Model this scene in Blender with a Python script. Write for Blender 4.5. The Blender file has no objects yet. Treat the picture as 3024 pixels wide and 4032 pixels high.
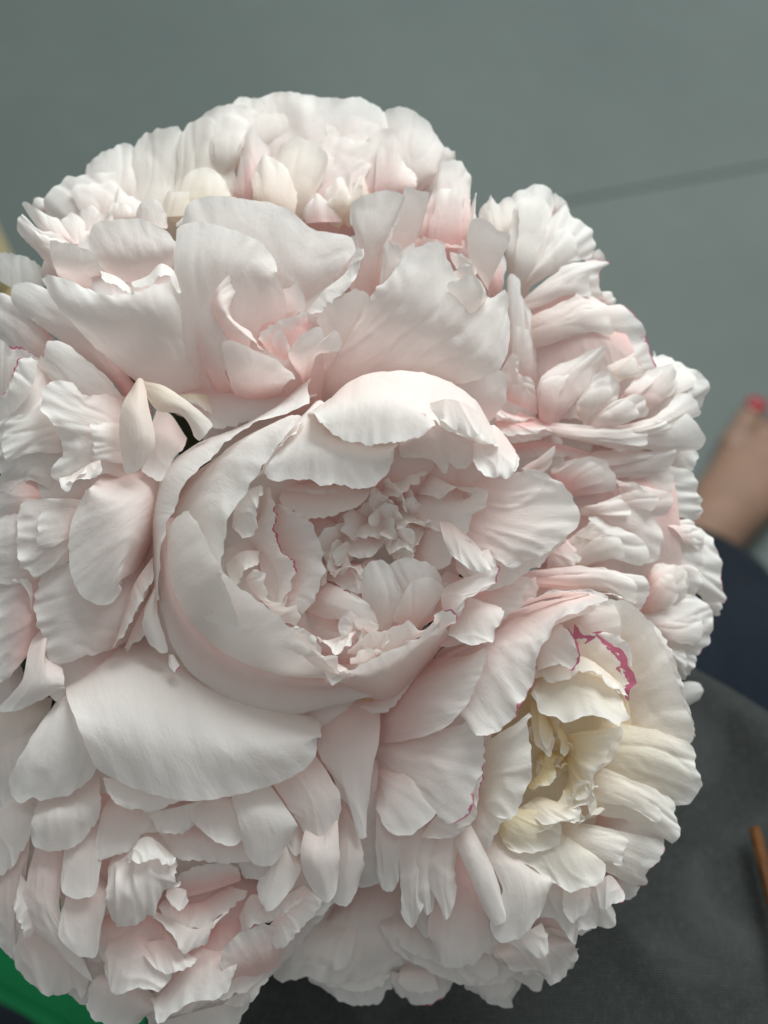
import bpy, bmesh, math, random
import numpy as np
from mathutils import Vector, Matrix, noise

# ------------------------------------------------------------------ camera, light, exposure
SC = bpy.context.scene
COL = SC.collection
W0, H0 = 3024.0, 4032.0                       # size of the photograph
VFOV = math.radians(45.0)
FPX = (H0 / 2) / math.tan(VFOV / 2)           # focal length in photograph pixels
D0 = 0.40                                     # camera to the middle of the bouquet, metres
K = D0 / FPX                                  # one photograph pixel at that distance, metres
CAM_H = 1.05

cam_d = bpy.data.cameras.new('camera')
cam = bpy.data.objects.new('camera', cam_d); COL.objects.link(cam)
cam.location = (0, 0, CAM_H)
cam.rotation_euler = (math.radians(30), 0, 0)  # 60 degrees below the horizon
cam_d.sensor_fit = 'VERTICAL'; cam_d.sensor_height = 36.0; cam_d.sensor_width = 27.0
cam_d.lens = 18.0 / math.tan(VFOV / 2)
cam_d.clip_start = 0.02; cam_d.clip_end = 60
cam_d.dof.use_dof = True
cam_d.dof.focus_distance = D0 - 170 * K
cam_d.dof.aperture_fstop = 6.2
SC.camera = cam
CAM_M = Matrix.Translation((0, 0, CAM_H)) @ Matrix.Rotation(math.radians(30), 4, 'X')

world = bpy.data.worlds.new('World'); SC.world = world
world.use_nodes = True
wn = world.node_tree; bg = wn.nodes['Background']            # a light room: bright ceiling, dimmer towards the floor
wt = wn.nodes.new('ShaderNodeTexCoord'); ws = wn.nodes.new('ShaderNodeSeparateXYZ'); wr = wn.nodes.new('ShaderNodeMapRange')
wn.links.new(wt.outputs['Generated'], ws.inputs[0]); wn.links.new(ws.outputs[2], wr.inputs[0])
wr.inputs[1].default_value = -0.1; wr.inputs[2].default_value = 1.0; wr.inputs[3].default_value = 0.05; wr.inputs[4].default_value = 0.56
wn.links.new(wr.outputs[0], bg.inputs[1])
bg.inputs[0].default_value = (0.97, 1.0, 0.99, 1)

def area(name, loc, target, size, size_y, power, color):
    l = bpy.data.lights.new(name, 'AREA'); l.shape = 'RECTANGLE'
    l.size = size; l.size_y = size_y; l.energy = power; l.color = color
    o = bpy.data.objects.new(name, l); COL.objects.link(o)
    o.location = loc
    o.rotation_euler = (Vector(target) - Vector(loc)).to_track_quat('-Z', 'Y').to_euler()
    return o
area('window_light', (0.85, 2.0, 2.5), (0, 0.2, 0.7), 1.7, 1.5, 96, (0.97, 1.0, 0.985))

SC.view_settings.view_transform = 'Standard'; SC.view_settings.look = 'None'
SC.view_settings.exposure = 0.10; SC.view_settings.gamma = 1.0
SC.render.engine = 'CYCLES'
SC.cycles.max_bounces = 14; SC.cycles.diffuse_bounces = 10; SC.cycles.transmission_bounces = 8
SC.cycles.use_denoising = True

# ------------------------------------------------------------------ helpers
def cam_pt(X, Y, depth):
    """photograph pixel + distance along the optical axis -> world point"""
    return CAM_M @ Vector(((X - W0 / 2) / FPX * depth, -(Y - H0 / 2) / FPX * depth, -depth))

def zpt(X, Y, z):
    return cam_pt(X, Y, D0 - z * K)

def on_height(X, Y, h):
    """where the ray of a pixel meets the horizontal plane at height h"""
    o = CAM_M.translation; d = cam_pt(X, Y, 1.0) - o
    return o + d * ((h - o.z) / d.z)

def obj(name, me, mat=None, parent=None):
    o = bpy.data.objects.new(name, me); COL.objects.link(o)
    if mat is not None and not me.materials: me.materials.append(mat)
    if parent is not None: o.parent = parent
    return o

def tag(o, label, cat=None, group=None, kind=None):
    if label: o['label'] = label
    if cat: o['category'] = cat
    if group: o['group'] = group
    if kind: o['kind'] = kind
    return o

def empty(name, loc):
    o = bpy.data.objects.new(name, None); COL.objects.link(o); o.location = loc
    o.empty_display_size = 0.02
    return o

def mesh_from(name, verts, faces, smooth=True):
    me = bpy.data.meshes.new(name); me.from_pydata(verts, [], faces); me.update()
    if smooth: me.polygons.foreach_set('use_smooth', [True] * len(me.polygons))
    return me

def bm_mesh(name, bm, smooth=False):
    me = bpy.data.meshes.new(name); bm.normal_update(); bm.to_mesh(me); bm.free()
    if smooth: me.polygons.foreach_set('use_smooth', [True] * len(me.polygons))
    return me

def new_mat(name):
    m = bpy.data.materials.new(name); m.use_nodes = True
    nt = m.node_tree; b = nt.nodes['Principled BSDF']
    return m, nt, b, nt.nodes['Material Output']

def N(nt, kind, **kw):
    n = nt.nodes.new(kind)
    for k, v in kw.items():
        if k.startswith('i_'):
            key = k[2:]; key = int(key) if key.isdigit() else key.replace('_', ' ')
            n.inputs[key].default_value = v
        else: setattr(n, k, v)
    return n

def math_node(nt, op, a, b=None, clamp=False):
    n = nt.nodes.new('ShaderNodeMath'); n.operation = op; n.use_clamp = clamp
    for i, x in enumerate((a, b)):
        if x is None: continue
        if isinstance(x, (int, float)): n.inputs[i].default_value = x
        else: nt.links.new(x, n.inputs[i])
    return n.outputs[0]

def mixc(nt, fac, a, b):
    n = nt.nodes.new('ShaderNodeMix'); n.data_type = 'RGBA'
    for sock, x in ((n.inputs[0], fac), (n.inputs[6], a), (n.inputs[7], b)):
        if isinstance(x, (int, float)): sock.default_value = x
        elif isinstance(x, tuple): sock.default_value = x if len(x) == 4 else (*x, 1)
        else: nt.links.new(x, sock)
    return n.outputs[2]

# ------------------------------------------------------------------ materials
def petal_material():
    m, nt, b, out = new_mat('petal'); L = nt.links.new
    uv = N(nt, 'ShaderNodeUVMap', uv_map='petal'); sep = N(nt, 'ShaderNodeSeparateXYZ'); L(uv.outputs[0], sep.inputs[0])
    u, v = sep.outputs[0], sep.outputs[1]
    mt = N(nt, 'ShaderNodeUVMap', uv_map='metric')
    oi = N(nt, 'ShaderNodeObjectInfo'); oc = N(nt, 'ShaderNodeSeparateColor'); L(oi.outputs['Color'], oc.inputs[0])
    pk, cr, mk = oc.outputs[0], oc.outputs[1], oc.outputs[2]
    # veins: noise drawn out along the petal's length
    mp = N(nt, 'ShaderNodeMapping'); mp.inputs['Scale'].default_value = (60, 3.2, 1); L(mt.outputs[0], mp.inputs[0])
    rnd = math_node(nt, 'MULTIPLY', oi.outputs['Random'], 40.0)
    cv = N(nt, 'ShaderNodeCombineXYZ'); L(rnd, cv.inputs[2]); L(cv.outputs[0], mp.inputs['Location'])
    vein = N(nt, 'ShaderNodeTexNoise'); vein.inputs['Scale'].default_value = 1; vein.inputs['Detail'].default_value = 4
    vein.inputs['Roughness'].default_value = 0.62; L(mp.outputs[0], vein.inputs['Vector'])
    mp2 = N(nt, 'ShaderNodeMapping'); mp2.inputs['Scale'].default_value = (9, 5, 1); L(mt.outputs[0], mp2.inputs[0]); L(cv.outputs[0], mp2.inputs['Location'])
    crk = N(nt, 'ShaderNodeTexNoise'); crk.inputs['Scale'].default_value = 1; crk.inputs['Detail'].default_value = 5
    crk.inputs['Distortion'].default_value = 0.6; L(mp2.outputs[0], crk.inputs['Vector'])
    # pigment: pink / cream towards the claw, white rim
    inv = math_node(nt, 'SUBTRACT', 1.0, v)
    blot = math_node(nt, 'MULTIPLY_ADD', crk.outputs[0], 0.9); blot.node.inputs[2].default_value = 0.55
    fp = math_node(nt, 'MULTIPLY', math_node(nt, 'MULTIPLY', math_node(nt, 'POWER', inv, 1.3), 1.2), pk)
    fp = math_node(nt, 'MULTIPLY', fp, blot, clamp=True)
    fc = math_node(nt, 'MULTIPLY', math_node(nt, 'POWER', inv, 0.6), cr, clamp=True)
    c = mixc(nt, fp, (0.915, 0.925, 0.905), (0.93, 0.625, 0.615))
    c = mixc(nt, fc, c, (0.90, 0.80, 0.50))
    vt = math_node(nt, 'MULTIPLY_ADD', vein.outputs[0], 0.05); vt.node.inputs[2].default_value = 0.975
    mul = N(nt, 'ShaderNodeVectorMath', operation='SCALE'); L(c, mul.inputs[0]); L(vt, mul.inputs['Scale'])
    c = mul.outputs[0]
    # magenta streaks that some petals carry along the rim
    us = N(nt, 'ShaderNodeTexNoise'); us.noise_dimensions = '2D'; us.inputs['Scale'].default_value = 13; us.inputs['Detail'].default_value = 3; L(mt.outputs[0], us.inputs['Vector'])
    us2 = N(nt, 'ShaderNodeTexNoise'); us2.noise_dimensions = '2D'; us2.inputs['Scale'].default_value = 70; us2.inputs['Detail'].default_value = 3; L(mt.outputs[0], us2.inputs['Vector'])
    patch = math_node(nt, 'MULTIPLY', math_node(nt, 'SUBTRACT', us.outputs[0], 0.40), 5.0, clamp=True)
    reach = math_node(nt, 'MULTIPLY', math_node(nt, 'MULTIPLY', us2.outputs[0], patch), mk)
    blotch = math_node(nt, 'MULTIPLY', math_node(nt, 'SUBTRACT', us.outputs[0], 0.60), 4.0, clamp=True)
    reach = math_node(nt, 'ADD', reach, math_node(nt, 'MULTIPLY', math_node(nt, 'MULTIPLY', blotch, blotch), math_node(nt, 'MULTIPLY', mk, us2.outputs[0])))
    reach = math_node(nt, 'MULTIPLY', reach, 0.12)
    edge = math_node(nt, 'MULTIPLY', math_node(nt, 'SUBTRACT', math_node(nt, 'ADD', v, reach), 1.0), 62.0, clamp=True)
    c = mixc(nt, math_node(nt, 'MULTIPLY', edge, 0.93), c, (0.50, 0.03, 0.18))
    L(c, b.inputs['Base Color'])
    b.inputs['Roughness'].default_value = 0.58
    b.inputs['Specular IOR Level'].default_value = 0.28
    # relief
    bsum = math_node(nt, 'ADD', math_node(nt, 'MULTIPLY', vein.outputs[0], 0.16), math_node(nt, 'MULTIPLY', crk.outputs[0], 0.8))
    mp3 = N(nt, 'ShaderNodeMapping'); mp3.inputs['Scale'].default_value = (34, 22, 1); L(mt.outputs[0], mp3.inputs[0]); L(cv.outputs[0], mp3.inputs['Location'])
    crepe = N(nt, 'ShaderNodeTexNoise'); crepe.inputs['Scale'].default_value = 1; crepe.inputs['Detail'].default_value = 5; crepe.inputs['Roughness'].default_value = 0.65
    crepe.inputs['Distortion'].default_value = 0.5; L(mp3.outputs[0], crepe.inputs['Vector'])
    bsum = math_node(nt, 'ADD', bsum, math_node(nt, 'MULTIPLY', crepe.outputs[0], 0.30))
    bp = N(nt, 'ShaderNodeBump'); bp.inputs['Strength'].default_value = 0.45; bp.inputs['Distance'].default_value = 0.0014
    L(bsum, bp.inputs['Height']); L(bp.outputs[0], b.inputs['Normal'])
    tr = N(nt, 'ShaderNodeBsdfTranslucent'); L(bp.outputs[0], tr.inputs['Normal'])
    warm = mixc(nt, 0.42, c, (0.95, 0.795, 0.745)); L(warm, tr.inputs[0])
    mx = N(nt, 'ShaderNodeMixShader'); mx.inputs[0].default_value = 0.42
    L(b.outputs[0], mx.inputs[1]); L(tr.outputs[0], mx.inputs[2]); L(mx.outputs[0], out.inputs[0])
    return m

def simple_mat(name, color, rough=0.6, spec=0.3, nscale=0, namp=0.0, bump=0.0, ndist=0.002, color2=None):
    m, nt, b, out = new_mat(name); L = nt.links.new
    b.inputs['Roughness'].default_value = rough; b.inputs['Specular IOR Level'].default_value = spec
    if nscale:
        tc = N(nt, 'ShaderNodeTexCoord')
        n = N(nt, 'ShaderNodeTexNoise'); n.inputs['Scale'].default_value = nscale; n.inputs['Detail'].default_value = 6
        L(tc.outputs['Object'], n.inputs['Vector'])
        c2 = color2 or tuple(min(1, x * (1 + namp)) for x in color)
        c1 = color if color2 else tuple(x * (1 - namp) for x in color)
        r = N(nt, 'ShaderNodeMapRange'); r.inputs[1].default_value = 0.32; r.inputs[2].default_value = 0.68; L(n.outputs[0], r.inputs[0])
        L(mixc(nt, r.outputs[0], c1, c2), b.inputs['Base Color'])
        if bump:
            bp = N(nt, 'ShaderNodeBump'); bp.inputs['Strength'].default_value = bump; bp.inputs['Distance'].default_value = ndist
            L(n.outputs[0], bp.inputs['Height']); L(bp.outputs[0], b.inputs['Normal'])
    else:
        b.inputs['Base Color'].default_value = (*color, 1)
    return m

def floor_material():
    m, nt, b, out = new_mat('polished_concrete'); L = nt.links.new
    tc = N(nt, 'ShaderNodeTexCoord')
    n1 = N(nt, 'ShaderNodeTexNoise'); n1.inputs['Scale'].default_value = 2.2; n1.inputs['Detail'].default_value = 8; n1.inputs['Roughness'].default_value = 0.6
    n2 = N(nt, 'ShaderNodeTexNoise'); n2.inputs['Scale'].default_value = 45; n2.inputs['Detail'].default_value = 5
    vo = N(nt, 'ShaderNodeTexVoronoi'); vo.inputs['Scale'].default_value = 2.3; vo.inputs['Randomness'].default_value = 1.0
    for n in (n1, n2, vo): L(tc.outputs['Object'], n.inputs['Vector'])
    c = mixc(nt, n1.outputs[0], (0.052, 0.073, 0.069), (0.114, 0.139, 0.131))
    r = N(nt, 'ShaderNodeMapRange'); r.inputs[1].default_value = 0.35; r.inputs[2].default_value = 0.7; r.inputs[3].default_value = 0.0; r.inputs[4].default_value = 0.22; L(n2.outputs[0], r.inputs[0])
    c = mixc(nt, r.outputs[0], c, (0.07, 0.082, 0.08))
    sp = N(nt, 'ShaderNodeMapRange'); sp.inputs[1].default_value = 0.0; sp.inputs[2].default_value = 0.022; sp.inputs[3].default_value = 0.75; sp.inputs[4].default_value = 0.0; L(vo.outputs['Distance'], sp.inputs[0])
    c = mixc(nt, sp.outputs[0], c, (0.045, 0.05, 0.05))
    L(c, b.inputs['Base Color'])
    b.inputs['Roughness'].default_value = 0.62; b.inputs['Specular IOR Level'].default_value = 0.3
    bp = N(nt, 'ShaderNodeBump'); bp.inputs['Strength'].default_value = 0.12; bp.inputs['Distance'].default_value = 0.002
    L(n2.outputs[0], bp.inputs['Height']); L(bp.outputs[0], b.inputs['Normal'])
    return m

def weave_material(name, dark, light, scale, worn=(0.11, 0.12, 0.118)):
    m, nt, b, out = new_mat(name); L = nt.links.new
    uv = N(nt, 'ShaderNodeUVMap', uv_map='cloth'); sep = N(nt, 'ShaderNodeSeparateXYZ'); L(uv.outputs[0], sep.inputs[0])
    wob = N(nt, 'ShaderNodeTexNoise'); wob.inputs['Scale'].default_value = 40; wob.inputs['Detail'].default_value = 4; L(uv.outputs[0], wob.inputs['Vector'])
    def thread(s):
        a = math_node(nt, 'MULTIPLY_ADD', s, scale); L(math_node(nt, 'MULTIPLY', wob.outputs[0], 5.0), a.node.inputs[2])
        return math_node(nt, 'MULTIPLY_ADD', math_node(nt, 'SINE', a), 0.5)
    a = thread(sep.outputs[0]); a.node.inputs[2].default_value = 0.5
    c_ = thread(sep.outputs[1]); c_.node.inputs[2].default_value = 0.5
    w = math_node(nt, 'MULTIPLY', a, c_)
    slub = N(nt, 'ShaderNodeTexNoise'); slub.inputs['Scale'].default_value = 1; slub.inputs['Detail'].default_value = 4
    mp = N(nt, 'ShaderNodeMapping'); mp.inputs['Scale'].default_value = (900, 60, 1); L(uv.outputs[0], mp.inputs[0]); L(mp.outputs[0], slub.inputs['Vector'])
    f = math_node(nt, 'MULTIPLY', w, math_node(nt, 'MULTIPLY_ADD', slub.outputs[0], 1.2), clamp=True)
    c = mixc(nt, f, dark, light)
    n = N(nt, 'ShaderNodeTexNoise'); n.inputs['Scale'].default_value = 16; n.inputs['Detail'].default_value = 7; n.inputs['Distortion'].default_value = 0.8; L(uv.outputs[0], n.inputs['Vector'])
    r = N(nt, 'ShaderNodeMapRange'); r.inputs[1].default_value = 0.48; r.inputs[2].default_value = 0.78; r.inputs[4].default_value = 0.55; L(n.outputs[0], r.inputs[0])
    c = mixc(nt, r.outputs[0], c, worn)
    for sc_ in ((420, 70, 1), (70, 420, 1)):
        mq = N(nt, 'ShaderNodeMapping'); mq.inputs['Scale'].default_value = sc_; L(uv.outputs[0], mq.inputs[0])
        nq = N(nt, 'ShaderNodeTexNoise'); nq.inputs['Scale'].default_value = 3; nq.inputs['Detail'].default_value = 5; L(mq.outputs[0], nq.inputs['Vector'])
        rq = N(nt, 'ShaderNodeMapRange'); rq.inputs[1].default_value = 0.5; rq.inputs[2].default_value = 0.75; rq.inputs[4].default_value = 0.22; L(nq.outputs[0], rq.inputs[0])
        c = mixc(nt, rq.outputs[0], c, worn)
    L(c, b.inputs['Base Color']); b.inputs['Roughness'].default_value = 0.92; b.inputs['Specular IOR Level'].default_value = 0.12
    bp = N(nt, 'ShaderNodeBump'); bp.inputs['Strength'].default_value = 0.6; bp.inputs['Distance'].default_value = 0.0006
    L(f, bp.inputs['Height']); L(bp.outputs[0], b.inputs['Normal'])
    return m

M = {
    'petal': petal_material(),
    'floor': floor_material(),
    'joint': simple_mat('joint', (0.085, 0.094, 0.088), 0.9),
    'apron': weave_material('apron_linen', (0.022, 0.026, 0.0255), (0.066, 0.072, 0.069), 7000),
    'jeans': weave_material('navy_denim', (0.0075, 0.011, 0.017), (0.018, 0.025, 0.036), 26000, (0.022, 0.029, 0.04)),
    'skin': simple_mat('skin', (0.20, 0.122, 0.085), 0.55, 0.35, 30, 0.12, 0.15, 0.001),
    'nail': simple_mat('red_varnish', (0.26, 0.004, 0.012), 0.16, 0.6, 60, 0.05),
    'green': simple_mat('green_plastic', (0.0, 0.088, 0.027), 0.6, 0.12, 25, 0.06),
    'wood': simple_mat('pale_wood', (0.62, 0.50, 0.27), 0.5, 0.3, 14, 0.12, 0.2),
    'stick': simple_mat('brown_wood', (0.095, 0.036, 0.008), 0.7, 0.3, 90, 0.35, 0.4),
    'stem': simple_mat('green_stem', (0.10, 0.13, 0.035), 0.5, 0.3, 40, 0.25, 0.2),
    'leaf': simple_mat('shade_dark_leaf', (0.018, 0.024, 0.010), 0.5, 0.3, 50, 0.3, 0.2),  # near-black: the shade between the blooms is put into this leaf colour
    'leafy': simple_mat('sepal', (0.34, 0.33, 0.13), 0.55, 0.3, 60, 0.25, 0.2),
}

# ------------------------------------------------------------------ the setting: floor of large slabs
def box_bm(bm, cx, cy, cz, sx, sy, sz, bevel=0.0):
    r = bmesh.ops.create_cube(bm, size=1.0)
    bmesh.ops.scale(bm, vec=(sx, sy, sz), verts=r['verts'])
    bmesh.ops.translate(bm, vec=(cx, cy, cz), verts=r['verts'])
    if bevel:
        es = {e for v in r['verts'] for e in v.link_edges}
        bmesh.ops.bevel(bm, geom=list(es), offset=bevel, segments=2, affect='EDGES', profile=0.5)

bm = bmesh.new(); box_bm(bm, 0, 0, -0.03, 14, 14, 0.05)
floor = obj('floor', bm_mesh('floor', bm), M['joint']); tag(floor, None, kind='structure')
seam_a, seam_b = on_height(3024, 650, 0), on_height(2480, 748, 0)
ang = math.atan2(seam_a.y - seam_b.y, seam_a.x - seam_b.x)
SLAB = 2.4
bm = bmesh.new(); box_bm(bm, 0, 0, 0, SLAB - 0.0026, SLAB - 0.0026, 0.012, 0.0008)
slab_me = bm_mesh('floor_slab', bm); slab_me.materials.append(M['floor'])
mid = (seam_a + seam_b) / 2
ex, ey = Vector((math.cos(ang), math.sin(ang), 0)), Vector((-math.sin(ang), math.cos(ang), 0))
for i in range(-1, 2):
    for j in range(-1, 2):
        p = mid + ex * ((i + 0.10) * SLAB) + ey * ((j + 0.5) * SLAB)
        o = obj('floor_slab', slab_me, None, floor)
        o.location = (p.x, p.y, -0.006); o.rotation_euler = (0, 0, ang)

# ------------------------------------------------------------------ the seated person: foot, jeans, apron
person = empty('person', (0.30, 0.5, 0.0))
tag(person, 'seated person in dark grey apron and navy jeans with a bare foot and red toenails', 'person')
PO = Vector(person.location)

def loc_mesh(name, verts, faces, uvs=None, smooth=True):
    me = mesh_from(name, [Vector(v) - PO for v in verts], faces, smooth)
    if uvs is not None:
        lay = me.uv_layers.new(name='cloth')
        for lp in me.loops: lay.data[lp.index].uv = uvs[lp.vertex_index]
    return me

def add_ellipsoid(bm, c, r, axis=None):
    m = Matrix.Translation(Vector(c) - PO)
    if axis is not None:
        q = Vector(axis).to_track_quat('Y', 'Z'); m = m @ q.to_matrix().to_4x4()
    bmesh.ops.create_uvsphere(bm, u_segments=20, v_segments=14, radius=1.0, matrix=m @ Matrix.Diagonal((*r, 1)))

def add_limb(bm, a, b, ra, rb, n=10):
    a, b = Vector(a), Vector(b)
    for k in range(n + 1):
        t = k / n; p = a.lerp(b, t); r = ra + (rb - ra) * t
        bmesh.ops.create_uvsphere(bm, u_segments=16, v_segments=12, radius=r, matrix=Matrix.Translation(p - PO))

toe_tip = on_height(2985, 1590, 0.018)
toe_mid = on_height(3110, 1650, 0.0)
ank = on_height(2690, 2190, 0.085)
fx = Vector((toe_mid.x - ank.x, toe_mid.y - ank.y, 0)).normalized()               # along the foot
fr = Vector((fx.y, -fx.x, 0))                                                     # towards the little toe
def foot_pt(along, side, h): return Vector((toe_tip.x, toe_tip.y, 0)) - fx * along + fr * side + Vector((0, 0, h))
rel = Vector((toe_tip.x - ank.x, toe_tip.y - ank.y, 0)); al_a, sd_a = rel.dot(fx), -rel.dot(fr)
bm = bmesh.new()
# toes (big toe at side 0), ball, instep, heel, ankle and shin as overlapping volumes, fused by the remesh below
toes = [(0.0, 0.000, 0.0125), (0.004, 0.026, 0.0092), (0.014, 0.044, 0.0085), (0.026, 0.060, 0.0080), (0.041, 0.075, 0.0078)]
for al, sd, r in toes:
    add_limb(bm, foot_pt(al + 0.010, sd, r + 0.001), foot_pt(al + 0.062 - al * 0.4, sd * 0.92 + 0.004, r * 1.25 + 0.003), r, r * 1.2, 7)
for t in np.linspace(0, 1, 14):
    al = 0.062 + (al_a - 0.062) * t; w = 0.044 - 0.016 * t; h = 0.017 + 0.029 * t
    add_ellipsoid(bm, foot_pt(al, 0.037 + (sd_a - 0.037) * t, h), (w, 0.028, h), fx)
for t in np.linspace(0, 1, 6):
    add_ellipsoid(bm, foot_pt(al_a + 0.055 * t, sd_a, 0.038), (0.030, 0.030, 0.037), fx)
knee = on_height(2890, 2960, 0.47)
add_limb(bm, ank, knee, 0.031, 0.052, 16)
body = obj('body', bm_mesh('body', bm, True), M['skin'], person)
rm = body.modifiers.new('fuse', 'REMESH'); rm.mode = 'VOXEL'; rm.voxel_size = 0.0035; rm.use_smooth_shade = True
sm = body.modifiers.new('soft', 'SMOOTH'); sm.iterations = 6; sm.factor = 0.5
for k, (al, sd, r) in enumerate(toes):
    bm = bmesh.new()
    bmesh.ops.create_uvsphere(bm, u_segments=18, v_segments=12, radius=1.0,
        matrix=Matrix.Translation(foot_pt(al + 0.005, sd, r * 1.72 + 0.0015) - PO) @ Vector(fx).to_track_quat('Y', 'Z').to_matrix().to_4x4()
        @ Matrix.Rotation(math.radians(-24), 4, 'X') @ Matrix.Diagonal((r * 0.86, r * 1.0, r * 0.34, 1)))
    obj('toenail', bm_mesh('toenail', bm, True), M['nail'], person)

def tube(name, path, radii, mat, seg=36, fold=0.0, seed=1):
    path = [Vector(p) for p in path]; n = 60
    P = np.array([list(p) for p in path]); ts = np.linspace(0, 1, len(path)); tt = np.linspace(0, 1, n)
    C = np.stack([np.interp(tt, ts, P[:, i]) for i in range(3)], 1); R = np.interp(tt, ts, radii)
    verts, uvs, faces = [], [], []
    for i in range(n):
        d = Vector(C[min(i + 1, n - 1)] - C[max(i - 1, 0)]).normalized()
        a = d.orthogonal().normalized() if abs(d.x) > 0.95 else Vector((1, 0, 0)).cross(d).normalized(); b = d.cross(a)
        for j in range(seg + 1):
            th = 2 * math.pi * j / seg
            w = fold * noise.noise(Vector((math.cos(th) * 1.2 + seed, math.sin(th) * 1.2, i * 0.22))) + fold * 0.6 * noise.noise(Vector((math.cos(th) * 2 + seed, math.sin(th) * 2, i * 0.5 + 7)))
            r = R[i] * (1 + w)
            verts.append(Vector(C[i]) + (a * math.cos(th) + b * math.sin(th)) * r); uvs.append((j / seg * 0.4, i / n * 0.5))
    for i in range(n - 1):
        for j in range(seg):
            q = i * (seg + 1) + j; faces.append((q, q + 1, q + seg + 2, q + seg + 1))
    return obj(name, loc_mesh(name, verts, faces, uvs), mat, person)
hem = ank + (knee - ank) * 0.15
tube('jeans_leg', [hem, ank + (knee - ank) * 0.5, knee, knee + Vector((-0.03, -0.45, 0.02))], [0.040, 0.058, 0.068, 0.075], M['jeans'], fold=0.10)
lk = on_height(-620, 4560, 0.47)
tube('jeans_leg', [lk + Vector((-0.04, -0.06, -0.40)), lk + Vector((0, 0.02, -0.1)), lk, lk + Vector((0.06, -0.45, 0.02))], [0.05, 0.062, 0.068, 0.075], M['jeans'], fold=0.10, seed=5)

# apron spread over the lap
AH = 0.55
hemA, hemB = on_height(2700, 2742, AH), on_height(3024, 2932, AH)
slope = (hemB.y - hemA.y) / (hemB.x - hemA.x)
def hem_y(x): return hemA.y + slope * (x - hemA.x)
leftP = on_height(320, 3930, AH)
nx, ny = 150, 130
verts, uvs, faces = [], [], []
for i in range(nx + 1):
    s = i / nx
    for j in range(ny + 1):
        t = j / ny
        x = leftP.x + (0.52 - leftP.x) * s
        yfar = hem_y(x); y = -0.16 + (yfar + 0.16) * min(t / 0.85, 1.0)
        z = AH
        if t > 0.85:
            a = (t - 0.85) / 0.15; y = yfar + 0.022 * math.sin(min(a * 2.2, 1.0) * math.pi / 2); z = AH - 0.012 * (1 - math.cos(min(a * 2.2, 1) * math.pi / 2)) - max(0, a - 0.3) * 0.16
        edge = max(0, (0.10 - s) / 0.10)
        z -= 0.075 * edge ** 1.6; x += 0.012 * edge
        p = Vector((x * 9, y * 6 + x * 4, 0.3))
        z += 0.0055 * noise.noise(p) + 0.0022 * noise.noise(p * 3.1) - 0.012 * max(0, x - 0.1) ** 1 * 3
        # long shallow creases running down the lap
        cr = (y + 0.75 * x) * 26 + 1.6 * noise.noise(Vector((x * 5, y * 5, 2)))
        z += 0.0032 * max(0, math.sin(cr)) ** 6 + 0.0020 * max(0, math.sin(cr * 1.7 + 1)) ** 8
        verts.append((x, y, z)); uvs.append((x, y))
for i in range(nx):
    for j in range(ny):
        q = i * (ny + 1) + j; faces.append((q, q + ny + 1, q + ny + 2, q + 1))
ap = obj('apron', loc_mesh('apron', verts, faces, uvs), M['apron'], person)
so = ap.modifiers.new('cloth', 'SOLIDIFY'); so.thickness = 0.0012; so.offset = -1
hemline = [Vector((x, hem_y(x) + 0.0215, 0)) for x in np.linspace(leftP.x + 0.03, 0.5, 60)]

# ------------------------------------------------------------------ small things around the bouquet
# brown stick lying on the apron
sa, sb = on_height(2972, 3258, AH + 0.006), on_height(3060, 3640, AH + 0.006)
stick = empty('wooden_stick', (sa + sb) / 2 - Vector((0, 0, 0.004)))
tag(stick, 'thin brown wooden stick lying on the dark grey apron', 'stick')
d = (sb - sa); side = d.cross(Vector((0, 0, 1))).normalized()
vs, fs = [], []
rng = random.Random(4); n = 26
for i in range(n + 1):
    t = i / n; c = sa + d * t * 1.5
    for j in range(8):
        th = 2 * math.pi * j / 8 + 0.3
        r = 0.0021 * (1 + 0.14 * noise.noise(Vector((t * 9, math.cos(th) * 1.5, math.sin(th) * 1.5))))
        vs.append(c + side * math.cos(th) * r * 1.15 + Vector((0, 0, math.sin(th) * r)) - Vector(stick.location))
for i in range(n):
    for j in range(8): fs.append((i * 8 + j, i * 8 + (j + 1) % 8, (i + 1) * 8 + (j + 1) % 8, (i + 1) * 8 + j))
fs.append(tuple(range(7, -1, -1))); fs.append(tuple(n * 8 + j for j in range(8)))
obj('shaft', mesh_from('shaft', vs, fs, False), M['stick'], stick)

# green plastic tray on the floor at the seated person's side
g1, g2 = on_height(-60, 3900, 0.05), on_height(260, 4080, 0.05)
gdir = (g2 - g1).normalized(); gn = Vector((-gdir.y, gdir.x, 0))
tray = empty('green_tray', (g1 + g2) / 2 + gn * 0.2 - Vector((0, 0, 0.05)))
tray.rotation_euler = (0, 0, math.atan2(gdir.y, gdir.x))
tag(tray, 'flat bright green plastic tray on the floor beside the grey apron', 'tray')
bm = bmesh.new(); box_bm(bm, 0.0, 0, 0.022, 0.60, 0.392, 0.044, 0.004); obj('base', bm_mesh('base', bm), M['green'], tray)
for sx, sy, w, l in ((0, -0.2, 0.62, 0.012), (0, 0.2, 0.62, 0.012), (-0.305, 0, 0.012, 0.388), (0.305, 0, 0.012, 0.388)):
    bm = bmesh.new(); box_bm(bm, sx, sy, 0.0275, w, l, 0.055, 0.004); obj('rim', bm_mesh('rim', bm, True), M['green'], tray)

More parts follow.
